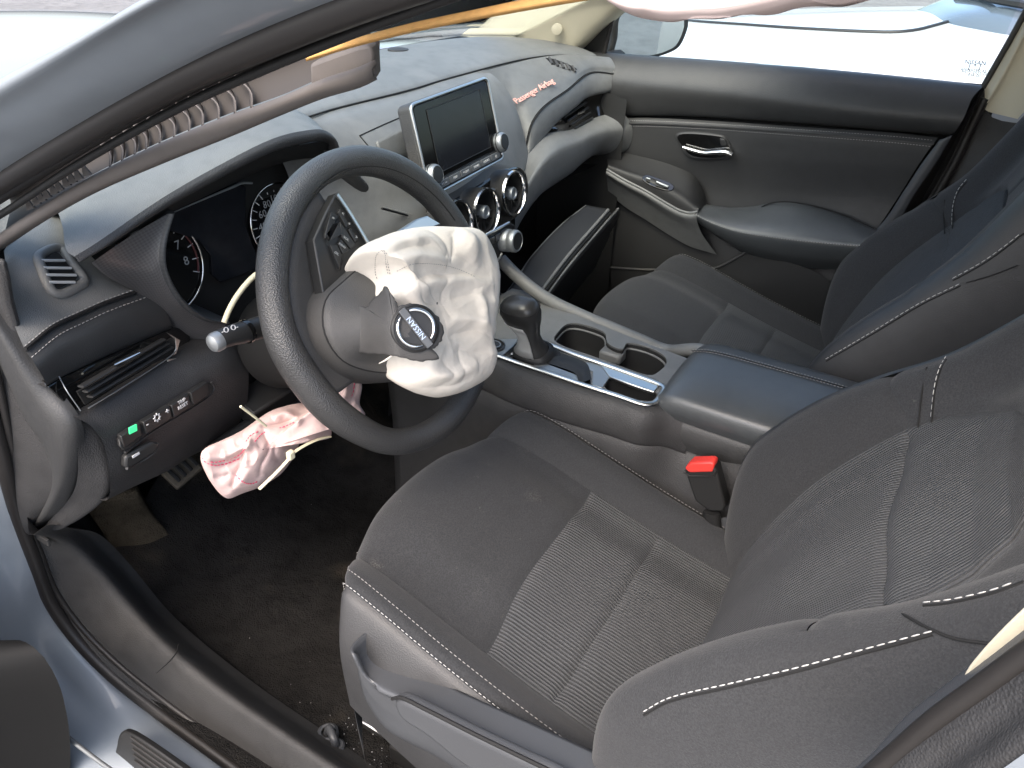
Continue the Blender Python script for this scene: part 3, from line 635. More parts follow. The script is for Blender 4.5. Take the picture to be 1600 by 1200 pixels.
# deck plate with the cup holder opening cut out of it
def deck(name, outer, holes, z, th, mt, par, bevel=.0015):
    bm = bmesh.new(); loops = []
    for P in [outer]+holes:
        vs = [bm.verts.new((p[0], p[1], p[2])) for p in P]; es = [bm.edges.new((vs[i], vs[(i+1) % len(vs)])) for i in range(len(vs))]; loops.append(es)
    bmesh.ops.triangle_fill(bm, use_beauty=True, use_dissolve=False, edges=[e for l in loops for e in l])
    bmesh.ops.recalc_face_normals(bm, faces=bm.faces)
    me = bpy.data.meshes.new(name); bm.to_mesh(me); bm.free(); me.materials.append(mt)
    o = link(bpy.data.objects.new(name, me), par); s = o.modifiers.new('t', 'SOLIDIFY'); s.thickness = th; s.offset = 0
    return o
cup = cr(pts('@z.405 866,533 872,520 888,507 905,507 940,518 946,523 950,538 972,547 980,537 1000,540 1025,549 1040,560 1041,570 1032,580 1018,588 1005,586 970,574 920,556 880,542'), 70, True)
dk = pts('@z.405 1110,575 1110,650 1060,646 1045,632 1010,632 960,616 900,600 850,584 800,566 770,552 735,540 690,525 700,480 770,470 800,452 830,458 858,474 910,498 960,518 1000,534 1040,549')
bin_ = cr(pts('@z.405 953,588 1006,605 1022,612 1028,620 1018,628 1000,627 960,616 944,606'), 50, True)
gate = pts('@z.405 808,533 842,532 900,552 918,562 925,572 925,600 870,588 826,566 782,554')
deck('deck', dk, [cup, bin_], ZC, .004, M['dash'], con)
for nm, P, dp, ins in (('cup_holder', cup, .075, .90), ('storage_bin', bin_, .04, .92)):
    c = P.mean(0); rings = [P, P+np.array([0, 0, -.006]), c+(P-c)*.97+np.array([0, 0, -dp*.5]), c+(P-c)*ins+np.array([0, 0, -dp])]
    rings += [c+(P-c)*k+np.array([0, 0, -dp-.001]) for k in (ins*.6, .02)]
    grid(nm, np.stack(rings), M['void' if nm == 'cup_holder' else 'black'], con, cu=True)
tube('cup_holder_lip', cup+np.array([0, 0, -.010]), .0022, M['dash'], con, 6, closed=True)
rbox('cup_divider', pts('@z.39 938,568')[0]+np.array([0, .01, -.02]), (.03, .05, .03), M['dash'], con, bevel=.006)
rbox('cup_spring', pts('@z.40 958,545')[0]+np.array([.0, 0, -.012]), (.030, .040, .02), M['dash'], con, bevel=.005)
# silver frame round the shifter and the tray behind it
fr_o = pts('@z.411 766,528 812,528 842,531 900,553 965,574 1034,600 1040,606 1036,616 1022,632 1008,632 960,618 900,599 850,582 800,565 764,552')
fr_i = pts('@z.411 786,549 810,534 842,536 898,559 925,566 942,570 952,588 1026,610 1030,612 1028,618 1018,628 1008,628 960,614 900,595 850,578 800,561 784,556')
frs = pts('@z.411 812,532 842,533 900,554 962,575 1034,602 1037,607 1020,630 1008,631 960,616 900,597 850,580 800,563 766,551')
tube('silver_frame', cr(frs, 90), .0042, M['silver'], con, 8, flat=.6)
prism('silver_plate', pts('@z.410 918,560 965,573 1032,599 1022,612 985,600 952,588 940,572'), (0, 0, -.006), M['silver'], con, .0015)
prism('gate_plate', pts('@z.409 766,530 810,529 802,540 784,556 764,551'), (0, 0, -.006), M['satin'], con, .001)
prism('gate_plate', pts('@z.4085 897,566 925,566 944,572 953,588 941,606 925,601 926,580'), (0, 0, -.006), M['satin'], con, .001)
prism('gate_panel', pts('@z.4075 786,550 810,534 843,536 896,560 922,576 924,601 900,596 850,580 800,562 784,556'), (0, 0, -.008), M['gloss'], con, .001)
prism('selector_cover', pts('@z.4095 838,562 900,585 908,592 906,598 880,590 832,573'), (0, 0, -.004), M['satin'], con, .001)
prism('selector_slot', pts('@z.410 872,560 905,571 914,578 908,582 870,568'), (0, 0, -.004), M['void'], con, .001)
sl = pts('@z.412 820,557 850,552 880,560 905,568 918,580 922,600')
grid('brush_gaiter', loft([pts('@z.411 826,560 850,566 876,574 898,583 905,598'), pts('@z.414 836,552 856,556 880,563 905,572 914,596'), pts('@z.411 846,545 866,548 890,556 916,567 924,592')], 24, 14), M['black'], con)
pq = unproj(804, 553, 'z', .4105)
rbox('selector_light', pq, (.008, .010, .002), M['print'], con, bevel=.0005)
text('print', 'P', .012, pq+np.array([0, 0, .0012]), (0.2, -1, 0), (1, .2, 0), M['void'], con)
text('print', 'R', .010, unproj(818, 559, 'z', .4085), (0.2, -1, 0), (1, .2, 0), M['dimprint'], con)
# start button
pb = unproj(772, 539, 'z', .412)
sbt = lathe('start_button', pb, (0, -.1, 1), [(.019, -.004), (.019, .001), (.0165, .002), (.016, -.001), (.0125, -.001), (.0125, .001), (.011, .002), (.0001, .002)], M['button'], con, 32)
lathe('button_ring', pb, (0, -.1, 1), [(.0112, .0012), (.0112, .0026), (.0095, .0026), (.0095, .001)], M['satin'], sbt, 32)
# gear lever
gl = thing('gear_lever', 'black gear selector lever with silver inlay standing on the console', 'gear lever', tuple(unproj(835, 555, 'z', .41)))
base = unproj(833, 552, 'z', .412); top = unproj(817, 470, 'y', base[1]+.004)
ax_ = (top-base); Lk = np.linalg.norm(ax_); ax_ /= Lk
fwd = np.array([0, 1.0, 0])-ax_*ax_[1]; fwd /= np.linalg.norm(fwd); sid = np.cross(fwd, ax_)
def sect(h, sx, sy, ox=0, oy=0, n=28, p=2.6):
    t = np.linspace(0, 2*np.pi, n, endpoint=False); c, s = np.cos(t), np.sin(t)
    h = h*1.12; x = 1.25*(sx*np.sign(c)*np.abs(c)**(2/p)+ox); y = 1.25*(sy*np.sign(s)*np.abs(s)**(2/p)+oy)
    return base+ax_*h+x[:, None]*sid+y[:, None]*fwd
ks = [(0, .017, .020, 0, -.002), (.006, .019, .024, 0, 0), (.018, .0135, .0165, 0, 0), (.035, .0115, .0140, 0, .001), (.05, .0130, .018, 0, .003), (.065, .0170, .0245, 0, .006), (.078, .0190, .027, 0, .007), (.090, .0180, .0245, 0, .006), (.097, .014, .018, 0, .005), (.100, .006, .008, 0, .004), (.1005, .0005, .0005, 0, .004)]
lbody = grid('lever_body', np.stack([sect(*k) for k in ks]), M['leverblack'], gl, cu=True)
tk = np.linspace(R(200), R(330), 16)
inl = []
for h, sx, sy, oy in ((.010, .0185, .0235, 0), (.022, .0137, .0167, 0), (.036, .0120, .0148, .001), (.050, .0136, .0188, .003), (.063, .0172, .0250, .006)):
    sx *= 1.25; sy *= 1.25; oy *= 1.25
    inl.append(np.stack([base+ax_*h*1.12+sid*sx*1.02*math.copysign(abs(math.cos(t))**.77, math.cos(t))+fwd*(sy*1.02*math.copysign(abs(math.sin(t))**.77, math.sin(t))+oy) for t in np.linspace(R(100+h*500), R(205-h*150), 18)]))
grid('silver_inlay', np.stack(inl), M['inlay'], lbody, solid=.0012)
tube('lever_seam', sect(.088, .0186, .0255, 0, .0062), .0006, M['void'], lbody, 5, closed=True)
bt = np.stack([sect(-.006, .026, .032, 0, -.004), sect(.0, .021, .026, 0, -.002), sect(.005, .023, .027, 0, -.001), sect(.010, .018, .022)])
grid('boot', bt, M['black'], gl, cu=True)
# armrest lid
arm = thing('armrest', 'padded blue black leatherette armrest lid on the console', 'armrest', (-.02, .15, .38))
def armsec(y, x0, x1, zt, zb, k=1.0):
    xs = np.array([x0+.004, x0-.002, x0+.002, x0+.014, x0+.05, (x0+x1)/2, x1-.05, x1-.014, x1-.002, x1+.002, x1-.004])
    zs = np.array([zb, zb+(zt-zb)*.35, zb+(zt-zb)*.75, zt-.006, zt, zt+.002, zt, zt-.006, zb+(zt-zb)*.75, zb+(zt-zb)*.35, zb])
    return cr(np.stack([xs, np.full(11, y), zs], -1), 60)
zt = .436
A_ = [armsec(.312, -.085, .060, .405, .398), armsec(.310, -.102, .076, .421, .396), armsec(.302, -.108, .083, .430, .392), armsec(.285, -.111, .088, zt, .390), armsec(.20, -.113, .090, zt+.002, .388), armsec(.08, -.113, .090, zt+.001, .388), armsec(-.06, -.112, .090, zt, .388)]
A_ = np.stack([cr(np.stack([s_[j] for s_ in A_]), 50) for j in range(60)], 1)
grid('pad', A_, M['armleather'], arm)
P = np.array([[.03, .307, .4315], [.03, .28, .4395], [.034, .15, .4405], [.034, -.05, .4395]])
tube('pad_seam', P, .0011, M['void'], arm, 6, n=30)
for dx in (-.004, .004): stitches('stitching', P+np.array([dx, 0, .0006]), M['greythread'], arm, .003, .002, .0005, 200)
ab_ = [armsec(.300, -.098, .076, .395, .345), armsec(.29, -.104, .083, .397, .34), armsec(.1, -.106, .085, .397, .34), armsec(-.06, -.106, .085, .397, .34)]
grid('bin', np.stack([cr(np.stack([s_[j] for s_ in ab_]), 20) for j in range(60)], 1), M['leather'], arm)

# ------------------------------------------------------------------ dashboard
da = thing('dashboard', 'dark grey dashboard with stitched padding, vents and instrument hood', 'dashboard', (0, .95, .45))
far = pts('!-.72,1.0,.66 !-.62,1.06,.685 !-.45,1.11,.735 !-.2,1.15,.758 !.05,1.165,.76 !.3,1.155,.76 !.5,1.135,.76 !.64,1.10,.755 !.72,1.03,.745')
seam = pts('!-.68,1.0,.65 !-.56,1.01,.68 !-.42,1.0,.715 !-.25,.925,.745 @z.75 470,185 520,170 640,140 700,122 830,90 !.60,.86,.748 !.68,.81,.74')
mid = (cr(far, 40)+cr(seam, 40))/2+np.array([0, 0, .016])*np.clip((cr(seam, 40)[:, :1]+.35)/.3, 0, 1)
upad = grid('upper_pad', loft([cr(far, 40)+np.array([0, .02, -.03]), cr(far, 40), cr(far, 40)*.8+mid*.2+np.array([0, 0, .004]), mid, cr(seam, 40)+np.array([0, .004, .002]), cr(seam, 40)+np.array([0, 0, -.004])], 60, 50), M['dash'], da)
tube('pad_seam', cr(seam, 60)[22:]+np.array([0, -.001, -.0005]), .0016, M['void'], da, 6)
# driver's hood over the instruments
hr_t = pts('@y.80 118,402 146,385 250,314 330,267 430,217 480,205 505,204 522,214 527,226')
hr_b = pts('@y.80 128,408 147,398 250,331 330,286 430,236 480,223 502,219 518,222 524,232')
hr_t[:, 1] += 0; bk = np.vstack([pts('@y.965 84,331'), pts('!-.51,.985,.722 !-.45,1.00,.738 !-.36,1.01,.757 !-.28,1.0,.770 !-.22,.985,.770 !-.19,.97,.766 !-.17,.95,.756 !-.165,.93,.748')])
hm = cr(hr_t, 40)*.55+cr(bk, 40)*.45+np.array([0, 0, .010])
grid('instrument_hood', loft([cr(bk, 40)+np.array([0, .05, -.03]), cr(bk, 40), hm, cr(hr_t, 40)+np.array([0, .012, .003]), cr(hr_t, 40)], 60, 50), M['dash'], da)
grid('hood_rim', loft([hr_t+np.array([0, .001, .001]), hr_t+np.array([0, -.004, -.004]), hr_b+np.array([0, -.003, .002]), hr_b, hr_b+np.array([0, .012, -.004])], 60, 16), M['dashlow'], da)
hin = pts('@y.88 240,345 262,332 330,303 420,262 480,246 520,248 560,262 590,300 600,340')
grid('hood_lining', loft([hr_b+np.array([0, .006, -.003]), cr(hr_b, 40)*.5+cr(hin, 40)*.5, hin], 40, 16), M['void'], da)
# instrument panel
cl = pts('@y.875 236,352 262,330 330,300 420,262 500,245 560,262 600,330 600,440 560,500 480,540 400,545 320,530 280,500 248,440')
clp = prism('cluster_face', cr(cl, 60, True), (0, .02, .004), M['void'], da)
lens = pts('@y.868 266,333 372,288 384,292 384,352 400,395 420,412 345,442 332,430 330,400 310,375 262,360')
prism('driver_display', lens, (0, .006, .001), M['screen'], da, .001)
tube('display_trim', pts('@y.864 268,333 300,319 340,302 366,291 378,286 394,286'), [.0009, .0012, .0014, .002, .0016], M['satin'], da, 6, n=30)
def gauge(c, r, t0, t1, ticks, red=None):
    C0 = unproj(*c, 'y', .868); ex = np.array([1.0, 0, 0]); ez = np.array([0, .18, .98])
    at = lambda t, q: C0+q*(math.cos(t)*ex+math.sin(t)*ez)
    prism('gauge_face', [at(t, r) for t in np.linspace(0, 2*np.pi, 48, endpoint=False)], (0, .004, 0), M['bezel'], da)
    tube('gauge_ring', [at(t, r)+np.array([0, -.003, 0]) for t in np.linspace(R(t0), R(t1), 60)], .0017, M['chrome'], da, 8)
    for k, (deg, s) in enumerate(ticks):
        t = R(deg); p = at(t, r*.86)+np.array([0, -.001, 0]); d = math.cos(t)*ex+math.sin(t)*ez
        rbox('gauge_tick', p, (r*.15, .0011, .0007), M['print'], da, axes=axes_of(d, np.cross(d, [0, 1.0, 0])), bevel=0)
        if s: text('gauge_number', s, r*.27, at(t, r*.62)+np.array([0, -.002, 0]), ex, ez, M['dimprint'], da, .0002)
    if red:
        tube('red_band', [at(t, r*.90)+np.array([0, -.0012, 0]) for t in np.linspace(R(red[0]), R(red[1]), 16)], .0018, M['redprint'], da, 6, flat=.3)
gauge((250, 418), .062, -72, 98, [(78, ''), (62, '6'), (30, '7'), (14, ''), (-6, '8'), (-25, ''), (46, '')], (-25, 34))
gauge((437, 346), .056, 60, 250, [(205, '20'), (176, '40'), (146, '60'), (118, '80'), (86, '100'), (191, ''), (161, ''), (132, ''), (102, ''), (70, '')])
# carbon pattern surround on the left of the cluster
co = pts('150,0') if False else pts('@y.82 147,408 170,428,.83 215,455,.845 238,476,.85 268,505,.85 300,528,.84 340,535,.82')
ci = pts('@y.80 262,334 254,360 249,390 250,415 262,447 285,480 320,502 352,508')
c2 = pts('@y.80 272,331 263,362 258,390 259,414 270,443 291,472 323,494 356,500')
grid('carbon_trim', loft([co+np.array([.0, .006, -.004]), co, cr(co, 30)*.5+cr(ci, 30)*.5+np.array([0, -.004, .004]), ci], 60, 40), M['carbon'], da)
grid('cluster_lip', loft([ci, cr(ci, 30)*.5+cr(c2, 30)*.5+np.array([0, -.006, 0]), c2, c2+np.array([0.004, .03, 0]), c2+np.array([.008, .075, 0])], 60, 24), M['carbonedge'], da)
# right hand end of the cluster surround, seen through the wheel
ro = pts('@y.80 527,228 545,250 563,275 585,300 598,330 596,370 580,400 545,440 500,470')
ri = pts('@y.80 520,236 536,256 550,280 565,305 576,335 572,372 556,402 520,440 480,465')
grid('cluster_lip', loft([ri+np.array([-.004, .07, 0]), ri, cr(ro, 30)*.5+cr(ri, 30)*.5+np.array([0, -.006, 0]), ro, ro+np.array([.004, .04, 0])], 50, 24), M['leather'], da)
# centre face that carries the screen
def cf(z, ys): return np.array([[x, y, z_] for x, y, z_ in zip((-.26, -.15, 0, .12, .22, .335), ys, np.full(6, z) if not hasattr(z, '__len__') else z)])
F_ = [cf(.748, (.922, .908, .90, .90, .90, .90)), cf(.74, (.89, .872, .862, .862, .868, .874)), cf(.71, (.865, .835, .815, .818, .828, .838)), cf(.67, (.85, .80, .785, .79, .80, .815)), cf(.63, (.84, .78, .762, .766, .78, .80)), cf(.60, (.835, .765, .745, .749, .765, .79)), cf(.575, (.83, .76, .733, .738, .755, .785)), cf(.53, (.83, .765, .735, .74, .76, .80))]
cface = grid('center_face', loft(F_, 50, 60), M['dash'], da)
# ledge to the left of the screen
for s_ in ('562,212 590,199 615,188 640,178', '562,212 572,224 586,240 604,256'):
    P = drape(s_, [cface], .0006)
    if len(P) > 2: tube('face_crease', P, .0011, M['void'], da, 6, n=20)
grid('screen_ledge', loft([pts('@y.79 586,222 632,200'), pts('@y.785 590,234 634,212'), pts('@y.78 600,250 640,240'), pts('@y.79 612,258 645,256')], 16, 16), M['satin'] if False else M['dash'], da, solid=.004)
# quilted pad between wheel and cluster
for dz in (0, .007): stitches('stitching', pts('@y.762 594,322 620,328 652,337')+np.array([0, -.006, -dz]), M['greythread'], da, .003, .002, .0005, 120)
tube('pad_groove', pts('@y.762 594,324 620,331 652,341')+np.array([0, -.003, -.001]), .0018, M['void'], da, 6, n=16)
# passenger side: upper face, padded band, vent, lower roll
lip = pts('@y.80 812,276 820,232 828,196 838,178 852,163 885,140 925,112 !.685,.765,.708')
upf0 = pts('!.31,.898,.749 !.33,.89,.75 !.38,.888,.75 !.45,.885,.75 !.50,.882,.75 !.56,.868,.75 !.62,.845,.748 !.70,.79,.738')
lipn = cr(lip, 50); u0 = cr(upf0, 50)
pface = grid('passenger_face', loft([u0, u0*.6+lipn*.4+np.array([0, 0, .008]), u0*.25+lipn*.75+np.array([0, -.004, .004]), lipn], 50, 30), M['dash'], da)
tube('lip_seam', lipn+np.array([0, -.003, -.0015]), .0016, M['void'], da, 6)
stitches('stitching', lipn[:44]+np.array([.004, -.004, -.005]), M['greythread'], da, .003, .002, .0004, 260)
cre = pts('@y.790 806,296 819,262 832,238 846,220 872,190 900,167 922,150 !.69,.76,.672')
bnd = cr(cre, 50)
pband = grid('passenger_band', loft([lipn+np.array([0, -.002, -.001]), lipn*.6+bnd*.4+np.array([0, -.005, .001]), lipn*.2+bnd*.8+np.array([0, -.004, .002]), bnd, bnd+np.array([0, .012, -.006]), bnd+np.array([0, .05, -.012])], 50, 30), M['dash'], da)
rl0 = pts('@y.775 803,306 818,272 836,242 854,222 874,211 902,205 936,187 !.69,.74,.622'); rl1 = pts('@y.745 805,328 822,294 842,264 862,244 884,232 908,222 940,206 !.69,.71,.59'); rl2 = pts('@y.752 800,372 820,336 845,304 872,284 896,268 916,250 945,235 !.69,.72,.54')
grid('lower_roll', loft([rl0+np.array([0, .05, .004]), rl0, rl0*.4+rl1*.6+np.array([0, -.004, .002]), rl1, rl2, rl2+np.array([0, .08, -.03])], 50, 36), M['dash'], da)
vrec = grid('vent_recess', loft([bnd+np.array([0, .006, .002]), (bnd+cr(rl0, 50))/2+np.array([0, .022, 0]), cr(rl0, 50)+np.array([0, .012, -.002])], 50, 10), M['gloss'], da)
for k in range(4):
    q = k/3.0
    a0 = np.array([882, 183])*(1-q)+np.array([898, 201])*q; a1 = np.array([916, 160])*(1-q)+np.array([926, 184])*q
    P = drape('%f,%f %f,%f %f,%f' % (*a0, *((a0+a1)/2), *a1), [vrec], .010)
    if len(P) > 1: tube('vent_slat', P, .0026, M['button'], da, 6)
P = drape('902,178 908,176 912,174', [vrec], .016)
if len(P) > 1: tube('vent_tab', P, .0028, M['chrome'], da, 8)
# demister grille and sticker on the passenger side
gp_ = drape('852,90 866,92 880,97 894,103 902,108 896,111 880,107 862,100', [pface, upad], .0012)
if len(gp_) > 4: prism('demister_mouth', gp_, (0, .003, -.004), M['void'], da)
for k in range(5):
    P = drape('%f,%f %f,%f' % (858+k*9, 90+k*3.2, 863+k*9, 100+k*3), [pface, upad], .004)
    if len(P) == 2: tube('demister_slat', P, .0028, M['dashlow'], da, 6)
lp_ = drape('812,156 835,142 858,130', [pface], .002); up2 = drape('830,128 836,146', [pface], .002)
if len(lp_) == 3 and len(up2) == 2: text('lettering', 'Passenger Airbag', .0195, lp_[1], lp_[2]-lp_[0], up2[0]-up2[1], M['pink'], da, .0008)
# sensor on top of the dash
lathe('sunload_sensor', (.30, 1.085, .772), (0, 0, 1), [(.022, -.004), (.021, .001), (.012, .003), (.0001, .0035)], M['dashlow'], da, 28)
# closed glove box recess and firewall
grid('glove_recess', np.stack([cr(pts('!.10,.80,.50 !.35,.80,.50 !.70,.78,.50'), 12), cr(pts('!.10,.95,.48 !.35,.95,.48 !.70,.95,.48'), 12), cr(pts('!.10,.95,.25 !.35,.95,.25 !.70,.95,.25'), 12), cr(pts('!.10,.85,.22 !.35,.85,.22 !.70,.85,.22'), 12)]), M['void'], da)
gd = pts('!.06,.775,.30'); 
# ------------------------------------------------------------------ open glove box lid
gb = thing('glove_box_lid', 'dark glove box lid hanging open below the passenger dashboard', 'glove box', (.32, .72, .30))
L1 = pts('@z.40 792,458,.355 806,440,.37 824,412,.39 848,382,.415 880,350,.44 916,322,.46'); L2 = pts('@z.40 838,466,.35 852,446,.365 870,422,.385 892,394,.405 922,360,.43 950,328,.45')
L3 = pts('@z.40 850,468,.342 864,448,.357 882,424,.377 905,396,.397 936,360,.422 966,326,.442')
grid('lid_panel', loft([L1+np.array([0, .05, -.14]), L1+np.array([0, .004, -.006]), L1, L1*.8+L2*.2, L1*.5+L2*.5, L1*.2+L2*.8, L2], 40, 40), M['black'], gb, solid=.003)
tube('lid_edge', cr(L2, 30), .0042, M['dash'], gb, 8)
grid('lid_rim', loft([L2+np.array([.002, -.002, -.004]), L2*.5+L3*.5+np.array([0, 0, -.012]), L3, L3+np.array([.002, .0, -.008]), L3+np.array([.004, .05, -.16])], 40, 30), M['black'], gb, solid=.003)
tube('lid_edge', cr(L3, 30), .0026, M['dash'], gb, 8)
tube('lid_edge', cr(L1, 30), .003, M['dash'], gb, 8)
rbox('lid_latch', unproj(826, 458, 'z', .355), (.03, .016, .012), M['black'], gb, bevel=.003)

# ------------------------------------------------------------------ touch screen unit
scn = thing('infotainment_screen', 'black touch screen unit standing on the centre of the dashboard', 'screen', (0, .76, .62))
bl, br, tr, tl = pts('@y.716 668,306 782,244'), None, None, None
SBL = unproj(672, 306, 'y', .712); SBR = unproj(784, 246, 'y', .718); STL = unproj(641, 166, 'y', .746); STR = unproj(759, 123, 'y', .752)
def sq(u, v, h=0.0):
    p = (SBL*(1-u)+SBR*u)*(1-v)+(STL*(1-u)+STR*u)*v; return p+sn*h
sn = np.cross(SBR-SBL, STL-SBL); sn /= np.linalg.norm(sn)
if sn[1] > 0: sn = -sn
def rr(u0, u1, v0, v1, ru, rv, n=6):
    out = []
    for cu_, cv_, a0 in ((u1-ru, v1-rv, 0), (u0+ru, v1-rv, 90), (u0+ru, v0+rv, 180), (u1-ru, v0+rv, 270)):
        for k in range(n): t = R(a0+90*k/(n-1)); out.append((cu_+ru*math.cos(t), cv_+rv*math.sin(t)))
    return out
prism('housing', [sq(u, v) for u, v in rr(-.012, 1.012, -.02, 1.015, .05, .06)], -sn*.026, M['dashlow'], scn, .004, 3)
tube('silver_edge', [sq(u, v, .001) for u, v in rr(-.008, 1.008, -.015, 1.01, .05, .06)], .0026, M['silver'], scn, 8, closed=True)
prism('bezel', [sq(u, v, .0015) for u, v in rr(.015, .985, .135, .985, .04, .05)], -sn*.006, M['bezel'], scn, .0008)
prism('display', [sq(u, v, .0022) for u, v in rr(.16, .86, .20, .90, .005, .005)], -sn*.004, M['screen'], scn)
tube('display_edge', [sq(u, v, .0024) for u, v in rr(.157, .863, .195, .905, .005, .005)], .0006, M['button'], scn, 5, closed=True)
prism('button_row', [sq(u, v, .002) for u, v in rr(.06, .98, .01, .115, .02, .03)], -sn*.006, M['button'], scn, .0008)
for k in range(6):
    u0 = .10+k*.145
    bt_ = prism('button', [sq(u, v, .0042) for u, v in rr(u0, u0+.135, .022, .105, .008, .015)], -sn*.005, M['greybtn'], scn, .0006)
    text('print', ('<< >>', 'MAP', '* CAM', 'MENU', 'AUDIO', '( )')[k], .0058, sq(u0+.0675, .063, .0045), SBR-SBL, STL-SBL, M['print'], bt_, .0002)
for u, v in ((.055, .21), (.985, .20)):
    c = sq(u, v, 0)
    kn = lathe('knob', c, sn, [(.0165, 0), (.0165, .010), (.0155, .013), (.0135, .015), (.0125, .0135), (.0001, .0135)], M['satin'], scn, 40)
    lathe('knob_cap', c, sn, [(.0125, .0135), (.0120, .0155), (.0001, .0158)], M['button'], kn, 32)
    k1 = np.cross(sn, [0, 0, 1.0]); k1 /= np.linalg.norm(k1); k2 = np.cross(sn, k1)
    tube('knob_grip', [c+sn*.006+.0168*(math.cos(t)*k1+math.sin(t)*k2) for t in np.linspace(0, 2*np.pi, 40, endpoint=False)], .0009, M['black'], kn, 5, closed=True)

# ------------------------------------------------------------------ centre vents and climate panel (parts of the dashboard)
vh = thing('center_vents', 'row of round chrome ringed air vents below the touch screen', 'air vent', (0, .72, .56))
vb = pts('@y.728 690,322 712,312 740,296 770,278 800,262 822,268 826,300 812,335 790,352 745,372 700,385 680,350')
prism('vent_housing', cr(vb, 50, True), (0, .04, 0), M['gloss'], vh, .004)
vax = np.array([0, -1.0, .14]); vax /= np.linalg.norm(vax)
for (px, py, y_) in ((800, 302, .700), (757, 331, .697), (713, 351, .694)):
    c = unproj(px, py, 'y', y_)
    vbr = lathe('vent_barrel', c, vax, [(.040, -.03), (.040, .002), (.036, .004), (.0335, -.004), (.032, -.022), (.0001, -.022)], M['black'], vh, 40)
    lathe('vent_ring', c, vax, [(.0385, .001), (.0405, .004), (.0395, .008), (.0365, .0075), (.0345, .003), (.0345, .0)], M['chrome'], vbr, 48)
    ez = np.cross(vax, [1.0, 0, 0])
    for k in range(7):
        t = R(200+k*25); d = math.cos(t)*np.array([1.0, 0, 0])-math.sin(t)*ez*-1
        rbox('vent_vane', c+d*.021-vax*.010, (.024, .0012, .012), M['button'], vbr, axes=axes_of(d, np.cross(vax, d)), bevel=0)
    lathe('vent_knob', c, vax, [(.012, -.018), (.0115, .002), (.010, .005), (.0075, .005), (.0065, .003), (.0001, .003)], M['satin'], vbr, 28)
for s in ('722,330 738,322 742,334 728,341', '770,298 778,293 780,306 773,311'):
    prism('silver_bar', pts('@y.712 '+s), (0, .01, 0), M['silver'], vh, .001)
cp = thing('climate_panel', 'silver edged climate control panel with a round knob under the air vents', 'control panel', (0, .70, .50))
q0 = pts('@y.690 690,400 740,378 752,370 796,348 806,352 800,372 785,396 770,408 700,440')
prism('panel', q0, (0, .04, 0), M['button'], cp, .003)
tube('silver_edge', pts('@y.686 690,402 745,374 795,348'), .0028, M['silver'], cp, 8, n=16)
tube('silver_edge', pts('@y.686 715,440 768,412 780,404 784,396'), .0024, M['silver'], cp, 8, n=16)
for k in range(3):
    a0 = np.array([752+k*11, 380-k*6.0]); 
    prism('climate_button', pts('@y.687 %f,%f %f,%f %f,%f %f,%f' % (a0[0], a0[1], a0[0]+10, a0[1]-5.5, a0[0]+11, a0[1]+6, a0[0]+1, a0[1]+11)), (0, .006, 0), M['gloss'], cp, .001)
kc = unproj(787, 375, 'y', .69)
kn2 = lathe('knob', kc, vax, [(.0205, -.002), (.0205, .012), (.0192, .014), (.0192, .017), (.0200, .019), (.0200, .026), (.0185, .029), (.0160, .030), (.0155, .0285), (.0001, .0285)], M['satin'], cp, 48)
lathe('knob_face', kc, vax, [(.0155, .0283), (.0150, .0295), (.0001, .0295)], M['button'], kn2, 32)
grid('center_stack', np.stack([pts('!-.13,.725,.53 !.10,.725,.53'), pts('!-.13,.71,.49 !.10,.71,.49'), pts('!-.12,.76,.44 !.10,.76,.44'), pts('!-.12,.80,.40 !.10,.80,.40'), pts('!-.12,.82,.2 !.10,.82,.2')]), M['void'], da)

# ------------------------------------------------------------------ driver's end of the dashboard
lp = thing('side_dash_panel', 'stitched end of the dashboard beside the open door, with vents and switches', 'dashboard', (-.6, .85, .4))
A0 = pts('@y.95 6,392,.90 22,368,.94 45,349,.97 66,337,.985 86,328,1.0'); A1 = pts('@y.9 10,420,.87 30,396,.90 62,378,.925 95,365,.94 112,358,.945')
A2 = pts('@y.88 14,462,.85 40,440,.865 80,420,.88 120,402,.90 150,408,.90'); A3 = pts('@y.85 22,505,.83 60,480,.845 100,462,.855 150,440,.865 208,448,.865')
A4 = pts('@y.82 38,545,.80 82,510,.822 120,492,.835 160,474,.843 222,452,.852')
epad = grid('end_pad', loft([A0, A1, A2, A3, A4], 40, 60), M['dash'], lp)
A5 = pts('@y.8 48,568,.792 86,540,.812 125,518,.826 175,492,.84 246,478,.85'); A6 = pts('@y.8 72,603,.785 98,588,.80 150,563,.815 200,541,.83 268,513,.845')
grid('lower_pad', loft([A4+np.array([0, .004, -.002]), A4+np.array([0, -.001, -.004]), A5+np.array([0, -.010, 0]), A6, A6+np.array([0, .02, -.004])], 40, 40), M['leather'], lp)
tube('pad_groove', A4+np.array([0, -.001, 0]), .0022, M['void'], lp, 6, n=40)
for s, dzz in ((1, .0045), (-1, -.0075)):
    stitches('stitching', cr(A4, 40)+np.array([0, -.0035 if s > 0 else -.009, dzz]), M['greythread'], lp, .0042, .002, .0006, 200)
# side demister vent
dv = drape('60,404 66,397 88,388 97,390 114,413 130,434 131,441 120,449 94,460 83,457 75,446 66,424', [epad], .001)
tube('vent_frame', dv, .0060, M['dash'], lp, 10, closed=True, n=60)
di = drape('65,406 88,394 93,396 121,432 118,438 91,451 84,449 76,440', [epad], .006)
prism('vent_mouth', di, (.002, .004, -.002), M['void'], lp)
for a0, a1 in (((64, 407), (101, 407)), ((68, 418.5), (111, 419)), ((72, 429.5), (119, 430)), ((77, 441), (117, 441))):
    P = drape('%f,%f %f,%f' % (*a0, *a1), [epad], .0085)
    if len(P) == 2: tube('vent_slat', P, .0017, M['litslat'], lp, 6)
